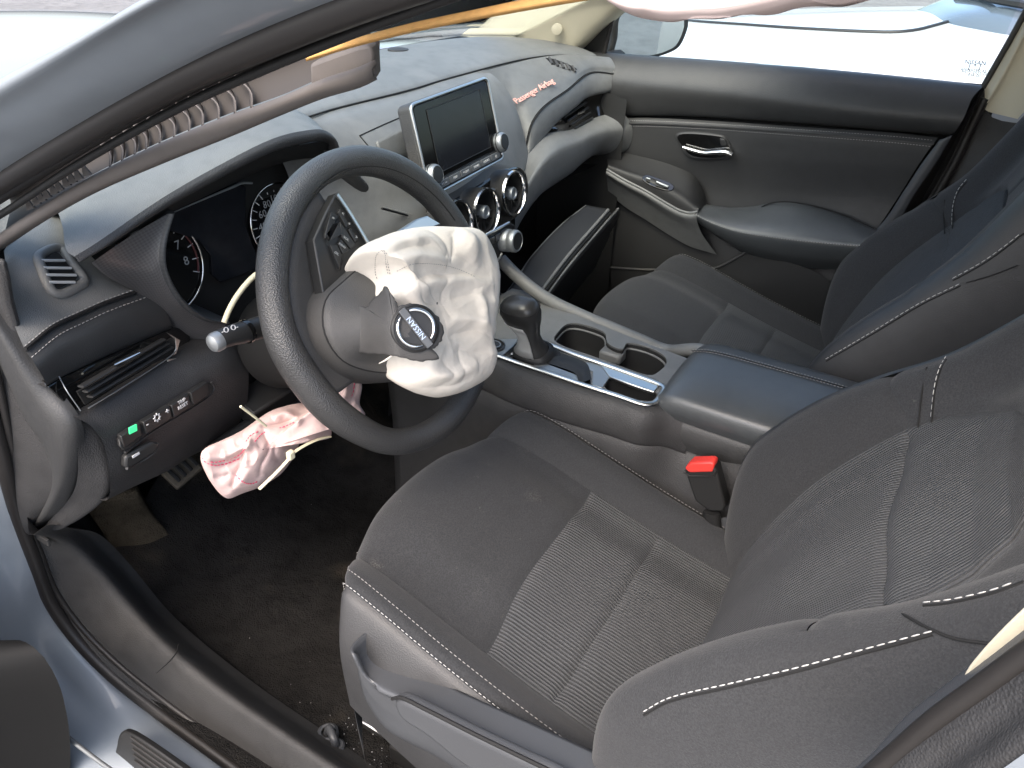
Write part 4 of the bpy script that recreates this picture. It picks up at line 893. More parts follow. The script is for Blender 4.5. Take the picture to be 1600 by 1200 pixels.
# gloss black outlet
vo = pts('@y.80 74,604,.785 96,590,.80 180,553,.822 262,514,.845 285,513,.845 299,522,.842 296,540,.835 278,552,.83 200,598,.805 132,644,.785 112,640,.782 92,622,.783')
prism('vent_body', vo, (.01, .05, 0), M['gloss'], lp, .002)
vi = pts('@y.79 118,612,.782 200,566,.805 268,527,.826 282,532,.826 268,553,.822 200,585,.80 130,632,.776')
prism('vent_mouth', vi+np.array([0, -.004, .001]), (0, .003, 0), M['void'], lp)
for k in range(3):
    q = k/2.0
    a0 = np.array([126, 604])*(1-q)+np.array([140, 620])*q; a1 = np.array([255, 530])*(1-q)+np.array([268, 542])*q
    rb = [unproj(*(a0*(1-s)+a1*s), 'y', .770+.045*s) for s in np.linspace(0, 1, 8)]
    tube('vent_slat', rb, .0042, M['button'], lp, 8, flat=.35)
rb = [unproj(178+40*s, 570-19*s, 'y', .786) for s in np.linspace(0, 1, 6)]
tube('vent_tab', rb, [.0018, .003, .003, .0018], M['chrome'], lp, 8, flat=.6)
tube('silver_line', pts('@y.772 92,588,.795 104,610,.78 126,642,.772'), .0006, M['satin'], lp, 6, n=16)
tube('silver_line', pts('@y.77 138,638 200,600,.79 262,560,.812 276,548,.815'), .0008, M['satin'], lp, 6, n=16)
prism('silver_corner', pts('@y.818 282,532 276,553 268,556 275,545 274,530 262,520'), (0, .004, 0), M['silver'], lp, .0006)
prism('silver_tab', pts('@y.812 262,562 276,560 272,566 262,570'), (0, .003, 0), M['silver'], lp, .0005)
# lower panel with switches
B0 = pts('@y.80 108,648,.776 132,642,.778 200,600,.798 262,562,.815 300,540,.825 345,532,.82 384,545,.82')
B1 = pts('@y.77 140,664,.757 160,664,.76 215,630,.775 270,598,.787 310,578,.79 350,570,.79 388,575,.80')
B2 = pts('@y.76 160,690,.75 185,690,.752 235,660,.765 285,628,.775 320,610,.78 356,605,.785 388,608,.795')
B3 = pts('@y.76 168,722,.752 195,718,.752 245,692,.762 290,660,.772 325,642,.78 356,640,.79 384,640,.80')
B4 = pts('@y.77 172,755,.762 205,742,.765 252,718,.775 296,690,.785 330,672,.79 352,668,.80 374,660,.81')
B5 = pts('@y.80 166,782,.785 210,760,.785 258,738,.795 300,712,.81 326,700,.815 350,690,.82 362,682,.83')
grid('lower_panel', loft([B0+np.array([0, .02, .0]), B0, B1, B2, B3, B4, B5, B5+np.array([0, .05, -.01])], 60, 70), M['dashlow'], lp)
slot = pts('@y.748 184,686 186,680,.752 240,645,.765 320,597,.776 328,598,.776 332,606,.776 326,616,.772 240,668,.758 195,703,.744 188,702,.742')
prism('switch_recess', cr(slot, 40, True)+np.array([0, -.003, 0]), (0, .006, 0), M['black'], lp, .0015)
for k, (x0, y0, x1, y1, dy) in enumerate(((189, 688, 219, 668, .0), (224, 666, 266, 641, .008), (268, 640, 296, 622, .016), (298, 620, 325, 603, .021))):
    yb = .743+dy
    P = np.array([unproj(x0, y0-6, 'y', yb), unproj(x1, y1-6, 'y', yb+.008), unproj(x1+3, y1+12, 'y', yb+.006), unproj(x0+5, y0+13, 'y', yb-.002)])
    prism('switch', P, (0, .008, 0), M['button'], lp, .0012)
gx = unproj(222, 664, 'y', .745)-unproj(190, 684, 'y', .741); gz = np.array([.0, .1, 1.0])
prism('green_light', pts('@y.7395 202,669 214,663 215,673 203,679'), (0, .002, 0), M['led'], lp, .0004)
text('print', '-  \u2600  +', .011, unproj(247, 652, 'y', .7462), gx, gz, M['print'], lp)
text('print', 'TRIP', .0062, unproj(284, 627, 'y', .754), gx, gz, M['print'], lp)
text('print', 'RESET', .0062, unproj(286, 634, 'y', .753), gx, gz, M['print'], lp)
tr = pts('@y.745 193,712 236,690 246,692 240,706 200,731 192,730')
prism('trunk_switch', tr+np.array([0, -.004, 0]), (0, .01, 0), M['button'], lp, .003)
text('print', '\u25ac', .010, unproj(212, 710, 'y', .7395), gx, gz, M['print'], lp)
tube('recess_rim', pts('@y.752 198,732,.742 215,724 240,707,.748 247,692,.75'), .0018, M['dashlow'], lp, 6, n=16)
tube('recess_rim', pts('@y.755 195,707,.744 240,674,.757 300,638,.77 328,618,.776 335,606,.779 330,597,.78'), .0016, M['dashlow'], lp, 6, n=30)
# flank panel and padded band at the door opening
C0_ = pts('@x-.69 84,624,-.695 104,641 130,648,-.68 155,675,-.672 168,715,-.672 172,755,-.675 160,782,-.68 130,808,-.69 100,825,-.70')
C1_ = pts('@x-.70 74,610,-.70 96,640,-.70 112,668,-.70 120,700,-.70 122,730,-.70 118,760,-.70 104,785,-.70 85,805,-.705 65,828,-.71')
grid('flank', loft([C0_+np.array([.02, .012, 0]), C0_, C0_*.6+C1_*.4+np.array([-.004, 0, 0]), C1_], 40, 24), M['dashlow'], lp)
D0_ = pts('@x-.70 -12,470 10,502 38,547 73,605 112,660 120,700 118,745 98,795 62,832')
D1_ = pts('@x-.712 -26,480 -4,515 22,560 56,622 90,680 100,720 98,755 78,800 45,840')
D2_ = pts('@x-.708 -40,500 -16,535 6,580 38,650 70,700 82,735 82,760 62,805 30,850')
grid('end_band', loft([D0_+np.array([.01, .0, 0]), D0_, D1_, D2_, D2_+np.array([.012, .0, 0])], 50, 24), M['leather'], lp)
S0_ = pts('@x-.704 -10,480 10,560 38,620 60,668 78,706 90,740 90,770 70,812 40,860'); S1_ = pts('@x-.725 -60,520 -50,640 -30,720 -10,760 0,780 10,800 20,820 28,840 34,870')
grid('end_cap', loft([S0_, S0_*.5+S1_*.5+np.array([-.004, 0, 0]), S1_], 40, 12), M['dashlow'], lp)
prism('corner_trim', pts('@x-.701 -60,400 -6,408 2,440 8,476 20,520 34,550 -60,590'), (.012, .0, 0), M['dashlow'], lp, .006, 3)
# dark under-dash: knee void behind everything
grid('under_dash', np.stack([pts('!-.68,.86,.42 !-.4,.86,.42 !-.12,.82,.45'), pts('!-.68,1.0,.36 !-.4,1.0,.38 !-.12,1.0,.38'), pts('!-.68,1.12,.3 !-.4,1.14,.3 !-.12,1.16,.3'), pts('!-.68,1.10,.05 !-.4,1.16,.1 !-.12,1.18,.1')]), M['void'], lp)
rbox('knee_bracket', unproj(425, 615, 'y', .80), (.11, .05, .035), M['black'], lp, axes=axes_of((1, -.1, .1), (0, 1, .3)), bevel=.004)
tube('knee_rail', pts('@y.79 330,706 380,672 440,640 500,620'), .011, M['black'], lp, 8, n=16)
# cream cable behind the wheel
cb = tube('loose_cable', pts('@y.74 350,504 358,484 372,460 392,436 415,418'), .0034, M['cream'], None, 8, n=30)
tag(cb, 'cream cable loop in front of the instrument display', 'cable')
# pedal and foot rest
pd = thing('pedal', 'worn ribbed pedal under the pink airbag', 'pedal', tuple(unproj(285, 745, 'y', 1.1)))
pc = unproj(284, 736, 'y', 1.02)
rbox('pad', pc, (.055, .04, .012), M['shoe'], pd, axes=axes_of((1, -.1, .25), (0, .8, .6)), bevel=.003)
for k in range(4): rbox('pad_rib', pc+np.array([-.02+.013*k, -.004, .008+.003*k]), (.006, .034, .004), M['black'], pd, axes=axes_of((1, -.1, .25), (0, .8, .6)), bevel=.001)
tube('pedal_arm', [pc+np.array([0, .01, 0]), pc+np.array([.01, .06, .12]), pc+np.array([.01, .08, .25])], .008, M['black'], pd, 8, n=10)
frp = loft([pts('@z.2 128,760,.22 175,762,.21 215,760,.20'), pts('@z.12 150,800,.15 195,800,.14 238,800,.12'), pts('@z.06 180,850,.08 225,850,.07 268,850,.05'), pts('@z.0 205,900,.0 250,900,-.01 300,905,-.02')], 16, 20)
fr_ = grid('foot_rest', frp, M['footrest'], None, solid=.02); tag(fr_, 'dusty brown carpeted foot rest at the left of the footwell', 'foot rest')

# ------------------------------------------------------------------ passenger door
dr = thing('passenger_door', 'black trimmed door panel on the far side with armrest and chrome handle', 'car door', (.72, .45, .1))
def dl(s): return pts(s)
belt = dl('@x.72 905,80 960,86 1100,96 1250,108 1400,122 1535,136')
be2 = dl('@x.695 905,92 960,99 1100,110 1250,124 1400,140 1520,152')
be3 = dl('@x.672 910,120 960,128 1100,142 1250,160 1400,178 1505,186')
be4 = dl('@x.680 915,150 960,158 1100,166 1250,182 1400,196 1492,206')
be5 = dl('@x.695 918,178 960,180 1060,180 1250,192 1400,204 1485,211')
grid('belt_pad', loft([belt+np.array([.03, 0, 0]), belt, be2, be3, be4, be5, be5+np.array([.012, 0, -.004])], 60, 50), M['leather'], dr)
in0 = dl('@x.698 940,186 1000,184 1100,188 1250,198 1400,208 1466,215'); in1 = dl('@x.690 940,192 1000,191 1100,195 1250,205 1400,216 1460,222')
in2 = dl('@x.692 940,230 990,225 1100,232 1250,244 1380,252 1436,256'); in3 = dl('@x.705 945,300 1000,300 1100,295 1230,300 1340,305 1402,310'); in4 = dl('@x.70 950,380 1010,380 1100,360 1230,350 1320,350 1368,362')
grid('insert_panel', loft([in0, in1, in2, in3, in4], 60, 50), M['leather'], dr)
tube('insert_piping', in1+np.array([-.004, 0, -.002]), .0022, M['leather'], dr, 6, n=50)
for dz in (.004, -.008): stitches('stitching', cr(in1, 60)[6:]+np.array([-.004, 0, dz]), M['greythread'], dr, .0034, .0022, .0006, 300)
# slanted trim strip at the rear edge
ts0 = dl('@x.69 1468,218 1440,256 1410,302 1385,340 1366,362'); ts1 = dl('@x.69 1488,212 1462,256 1428,306 1402,350 1382,368')
grid('edge_strip', loft([ts0, (ts0+ts1)/2+np.array([-.003, 0, 0]), ts1], 30, 8), M['seatplastic'], dr, solid=.004)
tse = dl('@x.72 1536,138 1512,185 1486,236 1450,300 1416,360 1390,400')
grid('door_edge', loft([ts1+np.array([.004, 0, 0]), ts1*.4+tse[:5]*.6+np.array([.012, 0, 0]), tse[:5]+np.array([.02, 0, 0])], 30, 8), M['rubber'], dr)
# inner handle
hb_ = dl('@x.684 1054,212 1062,207 1122,210 1132,213 1144,236 1142,246 1132,249 1084,249 1072,244 1062,228')
hbz = prism('handle_bezel', cr(hb_, 40, True), (.012, 0, 0), M['leather'], dr, .004)
prism('handle_cup', cr(dl('@x.6825 1058,214 1064,210 1120,213 1130,216 1140,236 1136,244 1088,245 1076,240 1066,228'), 40, True), (.006, 0, 0), M['gloss'], hbz)
tube('handle_lever', dl('@x.672 1067,230 1080,234 1100,239 1118,238 1135,238 1144,242'), [.0045, .005, .0055, .0065, .0075, .007], M['chrome'], hbz, 10, n=24, flat=.8)
prism('lock_button', dl('@x.677 1124,216 1133,218 1137,228 1126,228'), (.008, 0, 0), M['button'], hbz, .002)
# switch pod and armrest
p0 = dl('@x.685 948,244 965,238 1000,244 1050,258 1085,275 1100,300 1104,322'); p1 = dl('@x.62 950,258 985,272 1020,284 1050,300 1072,314 1084,322 1092,326'); p2 = dl('@x.615 948,266 975,282 1010,300 1040,318 1062,330 1078,334 1090,332')
pod = grid('switch_pod', loft([p0, p0*.75+p1*.25, p0*.5+p1*.5, p0*.25+p1*.75, p1, p2], 40, 30), M['black'], dr)
p3 = dl('@x.635 948,276 975,296 1010,316 1040,338 1065,352 1080,358 1095,362'); p4 = dl('@x.665 950,300 975,322 1010,344 1050,370 1080,386 1100,392 1120,398')
grid('pod_flank', loft([p2, p2+np.array([-.004, 0, -.006]), p3, p4], 40, 24), M['dash'], dr)
tube('pod_edge', p2+np.array([0, 0, .002]), .003, M['dash'], dr, 8, n=40)
sw = drape('1003,278 1010,273 1030,279 1046,285 1053,291 1050,297 1040,297 1012,287', [pod], .003)
if len(sw) > 5: prism('window_switch', cr(sw, 30, True), (.003, 0, -.004), M['gloss'], dr, .001)
P = drape('1026,284 1034,288 1044,292', [pod], .006)
if len(P) > 1: tube('switch_key', P, .0035, M['satin'], dr, 8)
P = drape('1010,278 1016,280', [pod], .005)
if len(P) > 1: tube('switch_lamp', P, .002, M['satin'], dr, 8)
g0 = dl('@x.692 1086,316 1140,324 1180,322 1210,316 1260,320 1320,336 1366,356 1388,366'); g1 = dl('@x.66 1083,322 1120,330 1160,336 1210,338 1270,344 1330,354 1362,364 1380,370')
g2 = dl('@x.622 1082,328 1110,340 1150,352 1210,360 1280,368 1335,374 1362,376 1376,376'); g3 = dl('@x.612 1084,334 1110,348 1150,362 1210,372 1280,380 1335,384 1360,384 1370,384')
g4 = dl('@x.625 1090,346 1115,364 1155,382 1210,394 1280,402 1330,404 1350,402 1362,400'); g5 = dl('@x.66 1110,362 1140,382 1170,400 1220,412 1280,420 1320,420 1340,418 1350,416')
grid('armrest_pad', loft([g0, g1+np.array([0, 0, .004]), g2, g3, g4, g5], 60, 50), M['armleather'], dr)
stitches('stitching', cr(g3, 60)+np.array([-.002, 0, .0018]), M['greythread'], dr, .0034, .0022, .0006, 300)
tube('armrest_crease', dl('@x.69 1186,326 1200,318 1225,314 1260,318 1320,335 1366,356')+np.array([-.006, 0, 0]), .0016, M['void'], dr, 6, n=30)
lw0 = dl('@x.69 945,290 1000,310 1060,330 1120,350 1180,380 1260,416 1340,420 1400,410'); lw1 = dl('@x.675 940,420 1000,440 1060,450 1120,455 1180,460 1260,480 1340,500 1400,520'); lw2 = dl('@x.69 940,560 1000,570 1060,580 1120,590 1180,600 1260,620 1340,640 1400,660')
grid('lower_trim', loft([lw0+np.array([.01, 0, 0]), lw0*.5+lw1*.5, lw1, lw2], 60, 24), M['black'], dr)
tube('pocket_edge', dl('@x.652 955,418 1000,421 1050,422 1085,424 1120,418 1150,403 1172,390'), .0035, M['dashlow'], dr, 8, n=40)
grid('map_pocket', loft([dl('@x.652 955,418 1000,421 1050,422 1085,424 1120,418 1150,403 1172,390'), dl('@x.648 955,460 1000,462 1050,466 1100,468 1150,460 1220,450 1300,445'), dl('@x.665 955,540 1000,540 1050,545 1100,550 1150,560 1220,560 1300,560')], 40, 20), M['black'], dr)
# fixed glass corner, window glass and its etched marks
wg = [np.array([.735, .86, .735]), np.array([.735, .03, .775]), np.array([.70, .00, 1.06]), np.array([.70, .45, 1.10]), np.array([.72, .76, .90])]
wgl = prism('window_glass', wg, (.004, 0, 0), M['glass'], dr)
gx_ = np.array([0, -1.0, .02]); gz_ = np.array([-.1, 0, 1.0])
for s, px, py, sz in (('NISSAN', 1524, 98, .0085), ('[ ^ ]', 1523, 104, .010), ('LAMINATED AS-2', 1522, 110, .0055), ('M572  DOT 20', 1522, 114, .0055), ('43R-00', 1522, 118, .006), ('-------', 1520, 127, .007)):
    text('etched_print', s, sz*1.25, unproj(px, py, 'x', .730), gx_, gz_, M['void'], wgl, .0002)
tri = dl('@x.728 903,78 940,34 953,31 946,86')
prism('sail_panel', tri, (.012, 0, 0), M['black'], dr, .002)
tube('window_channel', dl('@x.727 944,84 950,58 957,30 962,8'), .0055, M['rubber'], dr, 8, n=10)
tube('window_channel', dl('@x.735 1536,137 1560,95 1590,42 1612,0'), .006, M['rubber'], dr, 8, n=10)
# exterior mirror
em = thing('wing_mirror', 'door mirror seen through the far window, its glass showing grey and blue', 'mirror', (.86, .80, .70))
MC = unproj(1010, 50, 'y', .80); mn = np.array([-.47, -.88, -.03]); mn /= np.linalg.norm(mn)
mo_ = cr(np.array([onplane(x, y, MC, mn) for x, y in ((953, 88), (958, 60), (962, 24), (975, 14), (1020, 10), (1066, 16), (1074, 34), (1070, 52), (1060, 72), (1044, 82), (1015, 90), (985, 91))]), 48, True); mc = mo_.mean(0)
mi = mc+(mo_-mc)*.90+mn*.006
grid('mirror_housing', np.stack([mi-mn*.004, mo_+mn*.004, mo_-mn*.01, mc+(mo_-mc)*.98-mn*.06, mc+(mo_-mc)*.7-mn*.11, mc+(mo_-mc)*.03-mn*.13]), M['black'], em, cu=True)
prism('mirror_glass', mi-mn*.003, -mn*.004, M['mirror'], em)
tube('mirror_arm', [mc+np.array([-.06, .05, -.05]), np.array([.75, .84, .70])], .02, M['black'], em, 10)

# ------------------------------------------------------------------ seat belt buckle
bk_ = thing('seat_belt_buckle', 'black seat belt buckle with a red release button beside the near seat', 'seat belt buckle', tuple(unproj(1110, 790, 'x', -.14)))
t_ = unproj(1095, 733, 'x', -.150); b_ = unproj(1112, 800, 'x', -.150)
up_ = (t_-b_)/np.linalg.norm(t_-b_); ly = np.array([0, -1.0, 0]); BA = axes_of(up_, ly)
bkb = prism('buckle_body', np.array([unproj(*p, 'x', -.160) for p in ((1069, 734), (1076, 728), (1112, 727), (1119, 735), (1133, 790), (1130, 800), (1108, 799), (1086, 783))]), (.024, 0, 0), M['black'], bk_, .003)
prism('release_button', np.array([unproj(*p, 'x', -.1615) for p in ((1070, 735), (1080, 726), (1112, 725), (1117, 729), (1114, 741), (1078, 742))])+up_*.003, (.020, .0, 0), M['red'], bkb, .0025)
tube('buckle_frame', np.array([unproj(*p, 'x', -.163) for p in ((1068, 738), (1078, 744), (1114, 744), (1119, 736))]), .0014, M['black'], bkb, 6)
tube('buckle_stem', [b_, b_+np.array([.004, -.02, -.09])], .013, M['black'], bk_, 10, flat=.6)
an = prism('belt_anchor', pts('@x-.145 1120,812 1152,806 1150,842 1162,880 1150,868 1128,838'), (.004, 0, 0), M['seatplastic'], seatD, .001)

# ------------------------------------------------------------------ car body around the openings
bd = thing('car_body', 'blue grey painted body shell with door sill, pillars and rubber seals', 'car body', (-.75, .4, -.1))
# driver's A pillar: painted outer, then the seal and inner trim
a0 = pts('!-.755,1.08,.765 @x-.735 -40,150 0,122 120,60 220,0 330,-60 520,-150'); a1 = pts('!-.755,1.06,.748 @x-.730 -40,205 0,175 120,100 230,30 340,-25 560,-120'); a2 = pts('!-.745,1.03,.732 @x-.715 -40,250 0,222 120,150 260,66 380,6 600,-90')
a3 = pts('!-.73,1.0,.718 @x-.700 -40,290 0,258 120,184 280,96 400,38 540,-20 680,-70'); a4 = pts('!-.72,.985,.708 @x-.690 -40,306 0,274 120,201 280,112 400,54 560,-8 720,-60')
grid('a_pillar', loft([a0+np.array([.03, .01, -.015]), a0, a1*.5+cr(a0, len(a1))*.5+np.array([-.008, 0, .0]), a1, a2, a3, a4, a4+np.array([.02, 0, -.01])], 50, 50), M['paint'], bd)
s0 = pts('!-.715,.97,.70 @x-.684 -40,312 0,284 120,212 280,124 420,62 560,6 720,-50'); 
tube('door_seal', s0, .0105, M['rubber'], bd, 12, n=60)
s1 = pts('!-.705,.96,.69 @x-.672 -40,345 0,320 120,246 280,156 420,94 560,38 740,-30')
grid('pillar_inner', loft([s0+np.array([.004, 0, .004]), s1, s1+np.array([.006, .012, .0]), s1+np.array([.03, .04, .01])], 50, 16), M['rubber'], bd)
tube('seal_highlight_lip', pts('!-.70,.955,.685 @x-.668 -40,358 0,336 120,258 280,168 420,105 560,48 760,-26'), .0035, M['black'], bd, 8, n=50)
# lower A pillar, door sill and seal: sweep from the dash end down and along the floor
q_i = pts('@x-.70 -10,560,-.715 20,700,-.715 40,800,-.71 62,860,-.705 90,930,-.70 130,985,-.695 185,1040,-.69 260,1100,-.685 350,1165,-.68 460,1245,-.68 600,1340,-.68')
q_o = pts('@x-.72 -30,640,-.73 0,740,-.73 24,815,-.725 50,885,-.72 78,955,-.715 118,1012,-.71 170,1066,-.705 240,1122,-.70 325,1185,-.70 430,1262,-.70 560,1355,-.70')
tube('door_seal', q_o*.55+q_i*.45+np.array([-.002, 0, .003]), .0095, M['rubber'], bd, 12, n=90, flat=1.0)
tube('door_seal_lip', q_i+np.array([.0, 0, .004]), .0045, M['rubber'], bd, 10, n=90)
# painted sill outboard of the seal
p0 = q_o+np.array([-.002, 0, -.004])
p1 = pts('@x-.74 -60,690,-.75 -40,790,-.75 -6,860,-.75 24,935,-.75 60,1010,-.745 100,1062,-.74 150,1115,-.74 215,1168,-.74 300,1230,-.735 400,1300,-.735 520,1390,-.735')
p2 = p1+np.array([-.045, 0, -.030]); p3 = p2+np.array([-.035, .0, -.07]); p4 = p3+np.array([-.005, 0, -.12])
grid('sill', loft([q_o+np.array([.01, 0, -.006]), p0, p0*.4+p1*.6+np.array([0, 0, .003]), p1, p2+np.array([-.004, 0, .006]), p3, p4], 80, 50), M['paint'], bd)
# grained inner sill trim
k0 = q_i[2:]+np.array([.0, 0, .001])
k1 = pts('@z.16 50,835,.36 110,850,.27 160,900,.19 200,950,.14 245,1000,.12 330,1070,.10 430,1140,.10 520,1200,.10 650,1290,.10'); k2 = pts('@z.06 75,820,.36 135,835,.24 190,890,.12 235,945,.06 275,985,.045 380,1070,.02 480,1140,.02 565,1200,.02 700,1300,.02')
st_ = grid('sill_trim', loft([k0+np.array([-.012, 0, -.012]), k0, k0*.5+k1*.5+np.array([0, 0, .004]), k1, k2, k2+np.array([.02, 0, -.02])], 70, 40), M['sillplastic'], bd)
tube('trim_joint', pts('@z.11 245,1055,.13 262,1040,.13 275,1025,.12 280,1010,.10')+np.array([0, 0, .004]), .0008, M['void'], bd, 5, n=12)
rbox('trim_clip', unproj(66, 842, 'x', -.705), (.004, .03, .012), M['sillplastic'], bd, bevel=.001)
# scuff plate with ribs
sc = pts('@x-.752 196,1140 206,1138 330,1222 420,1290 420,1345 200,1222 186,1196 190,1160')
prism('scuff_plate', cr(sc, 50, True)+np.array([-.008, 0, .003]), (.01, 0, -.006), M['black'], bd, .003)
for k in range(5):
    tube('scuff_rib', pts('@x-.761 %f,%f %f,%f' % (204+k*1.5, 1152+k*9, 405, 1292+k*10)), .0012, M['rubber'], bd, 6)
# wiring cords on the sill
for s in ('75,1126 110,1155 150,1186 200,1222 260,1270', '75,1176 105,1200 150,1238'):
    tube('sill_cord', pts('@x-.80 '+s), .0030, M['beige'] if False else M['satin'], bd, 8, n=20)
# driver's side B pillar at the right edge of the view
v0 = pts('@x-.72 1290,1235 1360,1180 1420,1115 1470,1075 1560,1005 1640,940'); v1 = pts('@x-.735 1315,1240 1385,1178 1445,1118 1500,1078 1590,1010 1660,955')
v2 = pts('@x-.75 1350,1240 1420,1180 1490,1130 1560,1082 1620,1040 1680,1000'); v3 = pts('@x-.757 1390,1250 1465,1200 1530,1152 1600,1103 1660,1060 1720,1020'); v4 = pts('@x-.775 1480,1260 1540,1215 1600,1172 1660,1130 1700,1100 1760,1060')
grid('b_pillar_trim', loft([v0+np.array([.03, -.04, 0]), v0, v1], 40, 12), M['seatplastic'], bd)
tube('b_pillar_seal', (v1+v2)/2, .006, M['rubber'], bd, 10, n=40)
tube('b_pillar_lip', v1*.8+v2*.2, .003, M['dashlow'], bd, 8, n=40)
grid('b_pillar', loft([v2+np.array([.01, 0, 0]), v2, v3, v4, v4+np.array([-.01, -.12, 0])], 40, 20), M['dashlow'], bd)
grid('b_pillar_outer', loft([v4+np.array([-.002, 0, 0]), v4+np.array([-.012, -.02, .0]), v4+np.array([-.012, -.2, .0])], 40, 8), M['paint'], bd)
prism('b_pillar_belt_cover', cr(pts('@x-.728 1500,1080 1506,1052 1528,1022 1562,985 1602,946 1650,903 1665,955 1620,1000 1580,1030 1545,1060 1520,1082'), 40, True), (.006, -.004, 0), M['beige'], bd, .003)
# roof, rear and far pillars, floor pan: what closes the cabin
rf = loft([pts('!-.66,.42,1.03 !-.64,.0,1.16 !-.63,-.6,1.20 !-.63,-1.2,1.16'), pts('!-.35,.52,1.06 !-.35,.0,1.22 !-.35,-.6,1.25 !-.35,-1.2,1.20'), pts('!0,.55,1.06 !0,.0,1.235 !0,-.6,1.27 !0,-1.2,1.22'), pts('!.35,.52,1.06 !.35,.0,1.22 !.35,-.6,1.25 !.35,-1.2,1.20'), pts('!.66,.42,1.03 !.64,.0,1.16 !.63,-.6,1.20 !.63,-1.2,1.16')], 24, 24)
grid('roof', rf, M['paint'], bd, solid=.02)
grid('headliner', rf+np.array([0, 0, -.035]), M['beige'], bd)
grid('rear_wall', np.stack([pts('!-.70,-1.25,1.15 !0,-1.25,1.18 !.70,-1.25,1.15'), pts('!-.72,-1.1,.6 !0,-1.1,.6 !.72,-1.1,.6'), pts('!-.72,-.9,.0 !0,-.9,.0 !.72,-.9,.0')]), M['fabric'], bd)
grid('rear_quarter', np.stack([pts('!.73,-.1,.78 !.74,-.6,.80 !.72,-1.25,.82'), pts('!.74,-.1,.4 !.74,-.6,.4 !.74,-1.25,.4'), pts('!.73,-.1,.0 !.73,-.6,.0 !.73,-1.25,.0')]), M['black'], bd)
# passenger A pillar trim (pale) and pillar behind the far door
ap0 = pts('@x.66 735,58 748,48 800,18 850,-10 900,-40'); ap1 = pts('@x.67 800,74 850,45 900,12 940,-20 980,-50'); ap2 = pts('@x.69 860,92 890,80 930,45 960,18 1010,-30'); ap3 = pts('@x.71 882,94 905,78 938,46 965,24 1015,-26')
grid('far_pillar_trim', loft([ap0+np.array([.0, .03, 0]), ap0, ap1, ap2, ap3, ap3+np.array([.03, 0, 0])], 40, 30), M['beige'], bd)
lathe('trim_cap', unproj(870, 46, 'x', .660), (-1, -.3, .1), [(.013, -.004), (.0125, .0005), (.011, .0012), (.0001, .0014)], M['beige'], bd, 28)
bp0 = pts('@x.735 1538,140 1512,190 1490,240 1450,310 1410,372 1380,420'); bp1 = pts('@x.72 1546,180 1535,212 1510,260 1470,330 1440,380 1420,430'); bp2 = pts('@x.69 1620,196 1620,220 1600,260 1560,330 1540,380 1520,430')
grid('far_b_pillar', loft([bp0, bp1, bp2, bp2+np.array([0, -.15, 0])], 30, 16), M['dashlow'], bd)
tube('far_b_seal', bp0*.7+bp1*.3+np.array([-.012, 0, 0]), .008, M['rubber'], bd, 10, n=40)
bq0 = pts('@x.735 1538,132 1560,95 1590,42 1615,-5'); bq1 = pts('@x.72 1540,172 1572,120 1602,60 1640,0'); bq2 = pts('@x.70 1590,186 1620,150 1650,90 1690,30')
grid('far_b_pillar_top', loft([bq0, bq0*.7+bq1*.3, bq1*.8+bq0*.2+np.array([-.01, 0, 0]), bq1, bq2], 24, 20), M['beige'], bd)
# windscreen, scuttle and hood
ws = [np.array([-.70, .86, .74]), np.array([-.5, 1.12, .745]), np.array([0, 1.22, .76]), np.array([.5, 1.14, .765]), np.array([.72, .98, .76]), np.array([.62, .45, 1.05]), np.array([0, .56, 1.10]), np.array([-.62, .45, 1.05])]
W0 = cr(np.array([[-.68, .98, .735], [-.5, 1.13, .745], [0, 1.21, .755], [.5, 1.15, .757], [.735, .98, .752]]), 20); W1 = cr(np.array([[-.59, .46, 1.035], [-.35, .53, 1.075], [0, .56, 1.08], [.35, .53, 1.075], [.65, .43, 1.035]]), 20)
grid('windscreen', loft([W0, W0*.5+W1*.5+np.array([0, .012, .008]), W1], 20, 12), M['glass'], bd, solid=.004)
cw = loft([W0+np.array([0, 0.0, -.012]), W0+np.array([0, .06, -.03]), W0+np.array([0, .13, -.035])], 30, 8)
grid('scuttle', cw, M['black'], bd, solid=.004)
h0 = W0+np.array([0, .11, -.028]); h1 = cr(np.array([[-.80, 1.7, .69], [-.4, 1.8, .735], [0, 1.82, .745], [.4, 1.8, .735], [.82, 1.7, .70]]), 20); h2 = cr(np.array([[-.78, 2.6, .63], [-.4, 2.75, .69], [0, 2.8, .70], [.4, 2.75, .69], [.84, 2.6, .65]]), 20); h3 = h2+np.array([0, .12, -.10])
grid('hood', loft([h0, h1, h2, h3], 30, 24), M['hoodpaint'], bd, solid=.01)

# ------------------------------------------------------------------ driver's open door edge at the lower left
dd = thing('driver_door', 'dark corner of the open near door at the left edge', 'car door', (-.87, .8, .0))
d0 = pts('@x-.82 -60,1000 -20,1000 10,1003 34,1022 58,1060 74,1110 82,1160 84,1230 80,1300'); d1 = d0+np.array([-.02, .015, .006]); d2 = d0+np.array([-.05, .05, 0])
grid('door_trim', loft([d0+np.array([.012, -.02, 0]), d0, d1, d2, d2+np.array([-.30, .16, 0]), d2+np.array([-.75, .38, 0])], 50, 30), M['doorblack'], dd)
sh_ = lambda x, y, z: np.array([x, y, z])
prism('door_shell', [sh_(-.89, 1.05, -.16), sh_(-1.75, 1.50, -.14), sh_(-1.78, 1.52, .45), sh_(-1.74, 1.50, .70), sh_(-.89, 1.05, .66)], (.04, .085, 0), M['paint'], dd, .015, 3)
prism('door_panel', [sh_(-.885, 1.03, -.02), sh_(-1.68, 1.445, 0), sh_(-1.70, 1.455, .66), sh_(-.885, 1.03, .62)], (-.012, -.028, 0), M['doorblack'], dd, .01, 3)
